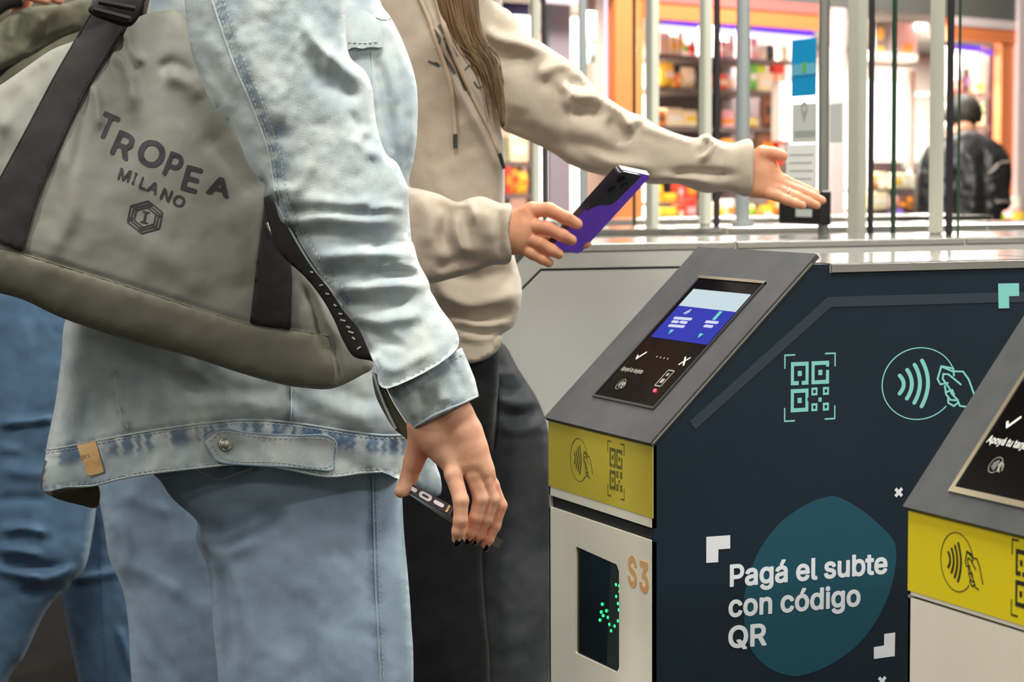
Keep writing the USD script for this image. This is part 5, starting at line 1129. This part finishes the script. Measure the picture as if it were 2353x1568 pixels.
right = [[(1705, 385, 8, 26), (1745, 392, 6, 24)], [(1740, 372, 6, 17), (1770, 392, 2, 14), (1788, 410, 0, 9.5)], [(1745, 400, 4, 17), (1786, 420, 0, 10)], [(1740, 415, 2, 17), (1784, 434, -4, 10)], [(1730, 430, 0, 15), (1776, 446, -8, 9.5)],
         [(1784, 406, 2, 10.5), (1800, 414, 4, 9), (1832, 428, 8, 8), (1856, 437, 10, 7.2), (1875, 444, 11, 6.2)], [(1784, 420, -2, 10.5), (1800, 425, -2, 9), (1838, 440, 0, 8.2), (1866, 451, 2, 7.6), (1889, 461, 4, 6.4)],
         [(1780, 434, -8, 10), (1796, 439, -9, 8.6), (1830, 453, -10, 8), (1856, 464, -9, 7.2), (1877, 472, -7, 6.2)], [(1772, 446, -15, 9.5), (1784, 450, -17, 8.2), (1808, 460, -20, 7.4), (1828, 468, -20, 6.8), (1844, 473, -19, 6)],
         [(1738, 370, 0, 15), (1752, 352, -6, 11.5), (1775, 352, -11, 9.6), (1797, 358, -12, 8.6)]]
HR = hand_px(right, 3.285)
handR = bones_mesh(HR, .0018, .003, [.012] * 5 + [.0015] * 4 + [.006])
f2 = -FW * [1, 1, 0] + RT * .5 * [1, 1, 0]; f2 /= np.linalg.norm(f2)
b2 = body_coarse({'head': P(1070, -560, 3.24), 'face': f2, 'neck': P(1040, -330, 3.28), 'chest': P(1010, 60, 3.28), 'hip': P(1020, 690, 3.29),
    'limbs': [[(P(1070, 30, 3.28), .03), (P(1180, 200, 3.265), .022), (P(1300, 265, 3.268), .02), (P(1560, 368, 3.285), .018), (P(1690, 384, 3.29), .02), (P(1712, 386, 3.29), .025)],
              [(P(900, -100, 3.3), .026), (P(862, 200, 3.21), .02), (P(876, 530, 3.12), .018), (P(1000, 540, 3.09), .018), (P(1120, 536, 3.06), .018), (P(1160, 535, 3.05), .021)],
              [(P(990, 760, 3.29), .03), (P(1005, 1200, 3.285), .022), (P(1030, 1600, 3.285), .022), (P(1040, fa - 110, 3.28), .03)], [(P(1130, 900, 3.34), .022), (P(1185, 1500, 3.335), .022), (P(1190, fb - 110, 3.33), .03)]]}, .62)
obj('body', union([b2, handL, handR]), LOOK['skin_warm'], W2, True)
rg = trimesh.creation.torus(.0086, .0013, 20, 8); c7 = HR[7]; ax = c7[2][0] - c7[1][0]; ax /= np.linalg.norm(ax)
T = trimesh.geometry.align_vectors([0, 0, 1], ax); rg.apply_transform(T); rg.vertices += c7[1][0] * .6 + c7[2][0] * .4
obj('ring', rg, LOOK['metal_button'], W2, True, label='thin metal finger ring')

# her purple phone: top end nearer to us than the bottom
TL = P(1424, 390, 2.985); TRp = P(1496, 405, 2.985 + .058); BLp = P(1262, 560, 2.985 + .06)
nx = TRp - TL; wN = .074; nx /= np.linalg.norm(nx); ly = BLp - TL; ly -= nx * (ly @ nx); ly /= np.linalg.norm(ly); nz = np.cross(nx, ly)
if nz @ FW > 0: nz = -nz
p2 = thing('phone', 'purple-backed phone with black camera panel held up in one hand', 'phone', tuple(TL))
g = sg.box(.008, .008, wN - .008, .152).buffer(.008, quad_segs=6)
ex_ = lambda gg, th, l: frame_mesh(extrude(gg, th), TL + nz * l, nx, ly, nz)
obj('frame', ex_(g, .009, -.009), LOOK['phone_dark'], p2, smooth=30)
obj('back_cover', ex_(g.buffer(-.0012), .0008, 0), LOOK['phone_purple'], p2, smooth=30, label='glossy purple back')
cg = sg.Polygon(spline([(.002, .001), (.046, .001), (.050, .006), (.048, .030), (.046, .052), (.038, .062), (.022, .064), (.012, .070), (.001, .074)], 5, True)).intersection(g)
cp = obj('camera_panel', ex_(cg, .0022, .0006), LOOK['phone_dark'], p2, smooth=30, label='black camera panel')
for x, y in ((.016, .014), (.016, .034), (.034, .024)):
    obj('lens', ex_(sg.Point(x, y).buffer(.0062), .0012, .0026), LOOK['lens_glass'], cp, smooth=30)
obj('end_strip', frame_mesh(extrude(sg.box(.004, -.0085, wN - .004, -.0005), .0008), TL, nx, nz, -ly), LOOK['phone_silver'], p2, smooth=False, label='pale metal top end')

# ------------------------------------------------------------------ the person at the left edge
D_L = 3.7
W3 = thing('person', 'person in dark blue jeans and olive jacket, mostly hidden behind the grey bag', 'person', tuple(P(80, zfloor(80, 3.7), 3.7) * [1, 1, 0]))
fc, fd = zfloor(-60, 3.66), zfloor(250, 3.8)
ja = Puff([(-200, 600), (0, 560), (150, 600), (200, 660), (210, 760), (222, 900), (228, 1080), (220, 1173), (213, 1224), (200, 1292), (183, 1322), (141, 1362), (102, 1411), (55, 1509), (17, 1568), (-60, 1800), (-90, fc - 60), (-240, fc - 60), (-220, 1700), (-200, 1300), (-220, 900)], 3.66, .6, .09, 10,
          folds=[(((-10, 975), (60, 968), (130, 962)), 8, 13.6), (((0, 1220), (60, 1215), (115, 1226)), 8, 15.3), (((-10, 1262), (50, 1268), (100, 1276)), 8, 13.6), (((0, 1290), (60, 1302), (150, 1300)), 8, -11.9), (((-10, 1308), (40, 1320), (100, 1325)), 8, 13.6), (((120, 1050), (135, 1180), (110, 1260)), 22, -8.5), (((60, 1330), (120, 1330), (180, 1300)), 12, 11.9), (((40, 1360), (90, 1360), (140, 1345)), 12, -10.2), (((-10, 1150), (60, 1146), (110, 1150)), 12, -8.5), (((0, 1030), (50, 1036)), 10, 8.5), (((0, 1080), (80, 1090), (120, 1080)), 16, 8.5)], noise=[(60, 4), (30, 2)])
j3 = obj('jeans', ja.mesh, LOOK['jeans_dark'], W3, True, label='dark blue jeans')
jb = Puff([(120, 900), (226, 1000), (262, 1080), (300, 1250), (330, 1400), (345, 1568), (330, fd - 60), (200, fd - 60), (196, 1700), (180, 1568), (163, 1488), (148, 1411), (142, 1360), (150, 1300), (130, 1100)], 3.82, .6, .08, 10, folds=[(((230, 1180), (236, 1350), (246, 1560)), 3, 3.4), (((270, 1440), (290, 1500), (310, 1560)), 8, 10.2), (((160, 1330), (220, 1325), (280, 1310)), 10, 10.2)], noise=[(60, 4)])
obj('jeans_leg', jb.mesh, LOOK['jeans_dark'], j3, True)
obj('side_seam', jb.seam([(232, 1280), (234, 1350), (238, 1450), (246, 1565)], .0009), LOOK['jeans_dark'], j3)
jt = Puff([(-260, -120), (-120, -300), (100, -320), (260, -200), (300, 60), (290, 400), (220, 700), (60, 720), (-160, 720), (-260, 300)], 3.72, .6, .12, 14, noise=[(60, 8)])
jo = obj('jacket', jt.mesh, LOOK['olive_cloth'], W3, True, label='olive jacket')
js = Puff([(-120, 80), (-40, 52), (0, 42), (40, 22), (90, 14), (150, 8), (215, -10), (260, 10), (250, 40), (200, 66), (150, 84), (116, 102), (70, 130), (20, 152), (-40, 180), (-130, 200)], 3.36, .7, .06, 7, folds=[(((30, 30), (20, 60), (26, 96)), 9, 8), (((60, 24), (50, 70), (60, 110)), 12, -6), (((100, 30), (80, 60), (60, 80)), 9, 6), (((120, 40), (100, 80), (70, 110)), 8, -5), (((10, 50), (4, 80), (6, 130)), 8, -6), (((60, 120), (110, 90), (190, 60)), 8, -7)], noise=[(30, 3)], open_=lambda x, y: False)
obj('sleeve', js.mesh, LOOK['olive_cloth'], jo, True)
jk2 = Puff([(-60, 120), (0, 102), (46, 108), (60, 130), (20, 160), (-10, 185), (-60, 210)], 3.40, .5, .03, 7); obj('sleeve_under_piece', jk2.mesh, LOOK['dark_cloth'], jo, True)  # last piece: dark patch below the olive sleeve
ds_ = Puff([(-80, -60), (20, -40), (50, -10), (52, 14), (20, 22), (-10, 40), (-80, 60)], 3.34, .5, .03, 7); obj('dark_scarf', ds_.mesh, LOOK['dark_cloth'], W3, True, label='dark garment edge at the upper corner')
hh = hand_px([[(66, -48, 10, 18), (98, -32, 2, 18)], [(95, -26, 2, 15), (120, -12, 0, 9), (136, 0, 0, 7.5)], [(90, -32, 0, 15), (128, -26, -4, 9), (150, -18, -4, 8)], [(90, -38, 0, 15), (128, -40, -4, 9), (152, -36, -4, 8)], [(84, -46, 4, 14), (118, -52, 0, 8.5), (140, -52, 0, 7)], [(60, -20, -8, 14), (86, -8, -12, 8.5), (106, 0, -12, 7.5)]], 3.30)
hand3 = bones_mesh(hh, .003, .008, [.01] + [.002] * 5)
f3 = (RT * .9 + FW * .3) * [1, 1, 0]; f3 /= np.linalg.norm(f3)
b3 = body_coarse({'head': P(60, -700, 3.7), 'face': f3, 'neck': P(40, -420, 3.7), 'chest': P(20, -50, 3.72), 'hip': P(10, 640, 3.70), 'limbs': [[(P(-60, -220, 3.66), .04), (P(-140, 130, 3.42), .022), (P(0, 94, 3.375), .014), (P(40, 50, 3.385), .012), (P(52, 0, 3.38), .012), (P(70, -50, 3.32), .018)], [(P(120, -200, 3.78), .04), (P(150, 400, 3.8), .03)], [(P(0, 700, 3.67), .04), (P(60, 1200, 3.67), .03), (P(-150, fc - 110, 3.66), .03)], [(P(190, 1060, 3.82), .022), (P(245, 1400, 3.82), .022), (P(262, fd - 110, 3.82), .03)]]}, .9)
obj('body', union([b3, hand3]), LOOK['skin_warm'], W3, True)
h3 = Puff([(-20, -860), (80, -880), (150, -800), (130, -700), (40, -640), (-30, -700)], 3.7, .9, .1, 14); obj('hair', h3.mesh, LOOK['hair_dark'], W3, True)
obj('shoe', shoe(-150, 3.66, 20), LOOK['shoe_dark'], W3); obj('shoe', shoe(262, 3.82, 25), LOOK['shoe_white'], W3)

# ------------------------------------------------------------------ the man at the kiosk
D_M = 9.4
W4 = thing('person', 'person in black leather jacket bending over the kiosk counter, seen from behind', 'person', tuple(P(2215, zfloor(2215, D_M), D_M) * [1, 1, 0]))
mj = Puff([(2140, 330), (2180, 312), (2204, 302), (2225, 297), (2250, 305), (2292, 326), (2312, 348), (2322, 368), (2326, 400), (2321, 440), (2325, 466), (2316, 482), (2302, 492), (2306, 540), (2304, 620), (2296, 690), (2200, 700), (2130, 690), (2118, 560), (2104, 500), (2100, 430), (2112, 360)], D_M, .6, .14, 5,
          folds=[(((2296, 372), (2310, 376), (2322, 372)), 4, 8), (((2270, 398), (2284, 390), (2296, 376)), 3.5, 12), (((2272, 404), (2282, 414), (2290, 408)), 4, 10), (((2282, 420), (2288, 436), (2296, 438)), 4, 10), (((2288, 464), (2304, 462), (2324, 466)), 4, 12), (((2262, 350), (2262, 450), (2268, 560)), 10, -14), (((2210, 330), (2240, 400), (2230, 520)), 16, 14), (((2200, 380), (2205, 480), (2200, 600)), 10, -10)], noise=[(20, 8)])
mjo = obj('jacket', mj.mesh, LOOK['black_jacket'], W4, True, label='black leather jacket')
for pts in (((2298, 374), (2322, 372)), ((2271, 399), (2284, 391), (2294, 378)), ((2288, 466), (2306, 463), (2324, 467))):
    obj('fold_line', mj.seam(pts, .006, .004, 4), LOOK['jacket_pale_line'], mjo)  # pale strips laid along the fold ridges of the sleeve
f4 = FW * [1, 1, 0]; f4 /= np.linalg.norm(f4)
b4 = body_coarse({'head': P(2212, 275, D_M + .12), 'face': f4, 'neck': P(2216, 305, D_M + .04), 'chest': P(2214, 400, D_M), 'hip': P(2214, 600, D_M), 'limbs': [[(P(2180, 370, D_M), .035), (P(2135, 430, D_M), .03), (P(2145, 520, D_M + .1), .03)], [(P(2260, 370, D_M), .035), (P(2295, 430, D_M), .03), (P(2280, 520, D_M + .1), .03)], [(P(2190, 640, D_M), .08), (P(2190, zfloor(2190, D_M) - 40, D_M), .045)], [(P(2240, 640, D_M), .08), (P(2240, zfloor(2240, D_M) - 40, D_M), .045)]]}, .62, .74)
obj('body', b4, LOOK['skin_warm'], W4, True)
hc = P(2212, 275, D_M + .12) + [0, 0, .022]; m = trimesh.creation.icosphere(3, .086); m.vertices = m.vertices * [1, 1, 1.05] + hc
m = trimesh.intersections.slice_mesh_plane(m, [0, 0, 1], hc - [0, 0, .035], cap=True)
obj('hair', m, LOOK['hair_dark'], W4, True, label='close-cropped dark hair')
mt = Puff([(2130, 660), (2300, 660), (2296, 800), (2290, zfloor(2260, D_M) - 15), (2150, zfloor(2180, D_M) - 15), (2136, 800)], D_M, .5, .11, 8); obj('trousers', mt.mesh, LOOK['trousers_black'], W4, True)
obj('shoe', shoe(2180, D_M, 50), LOOK['shoe_dark'], W4); obj('shoe', shoe(2250, D_M, 45), LOOK['shoe_dark'], W4)
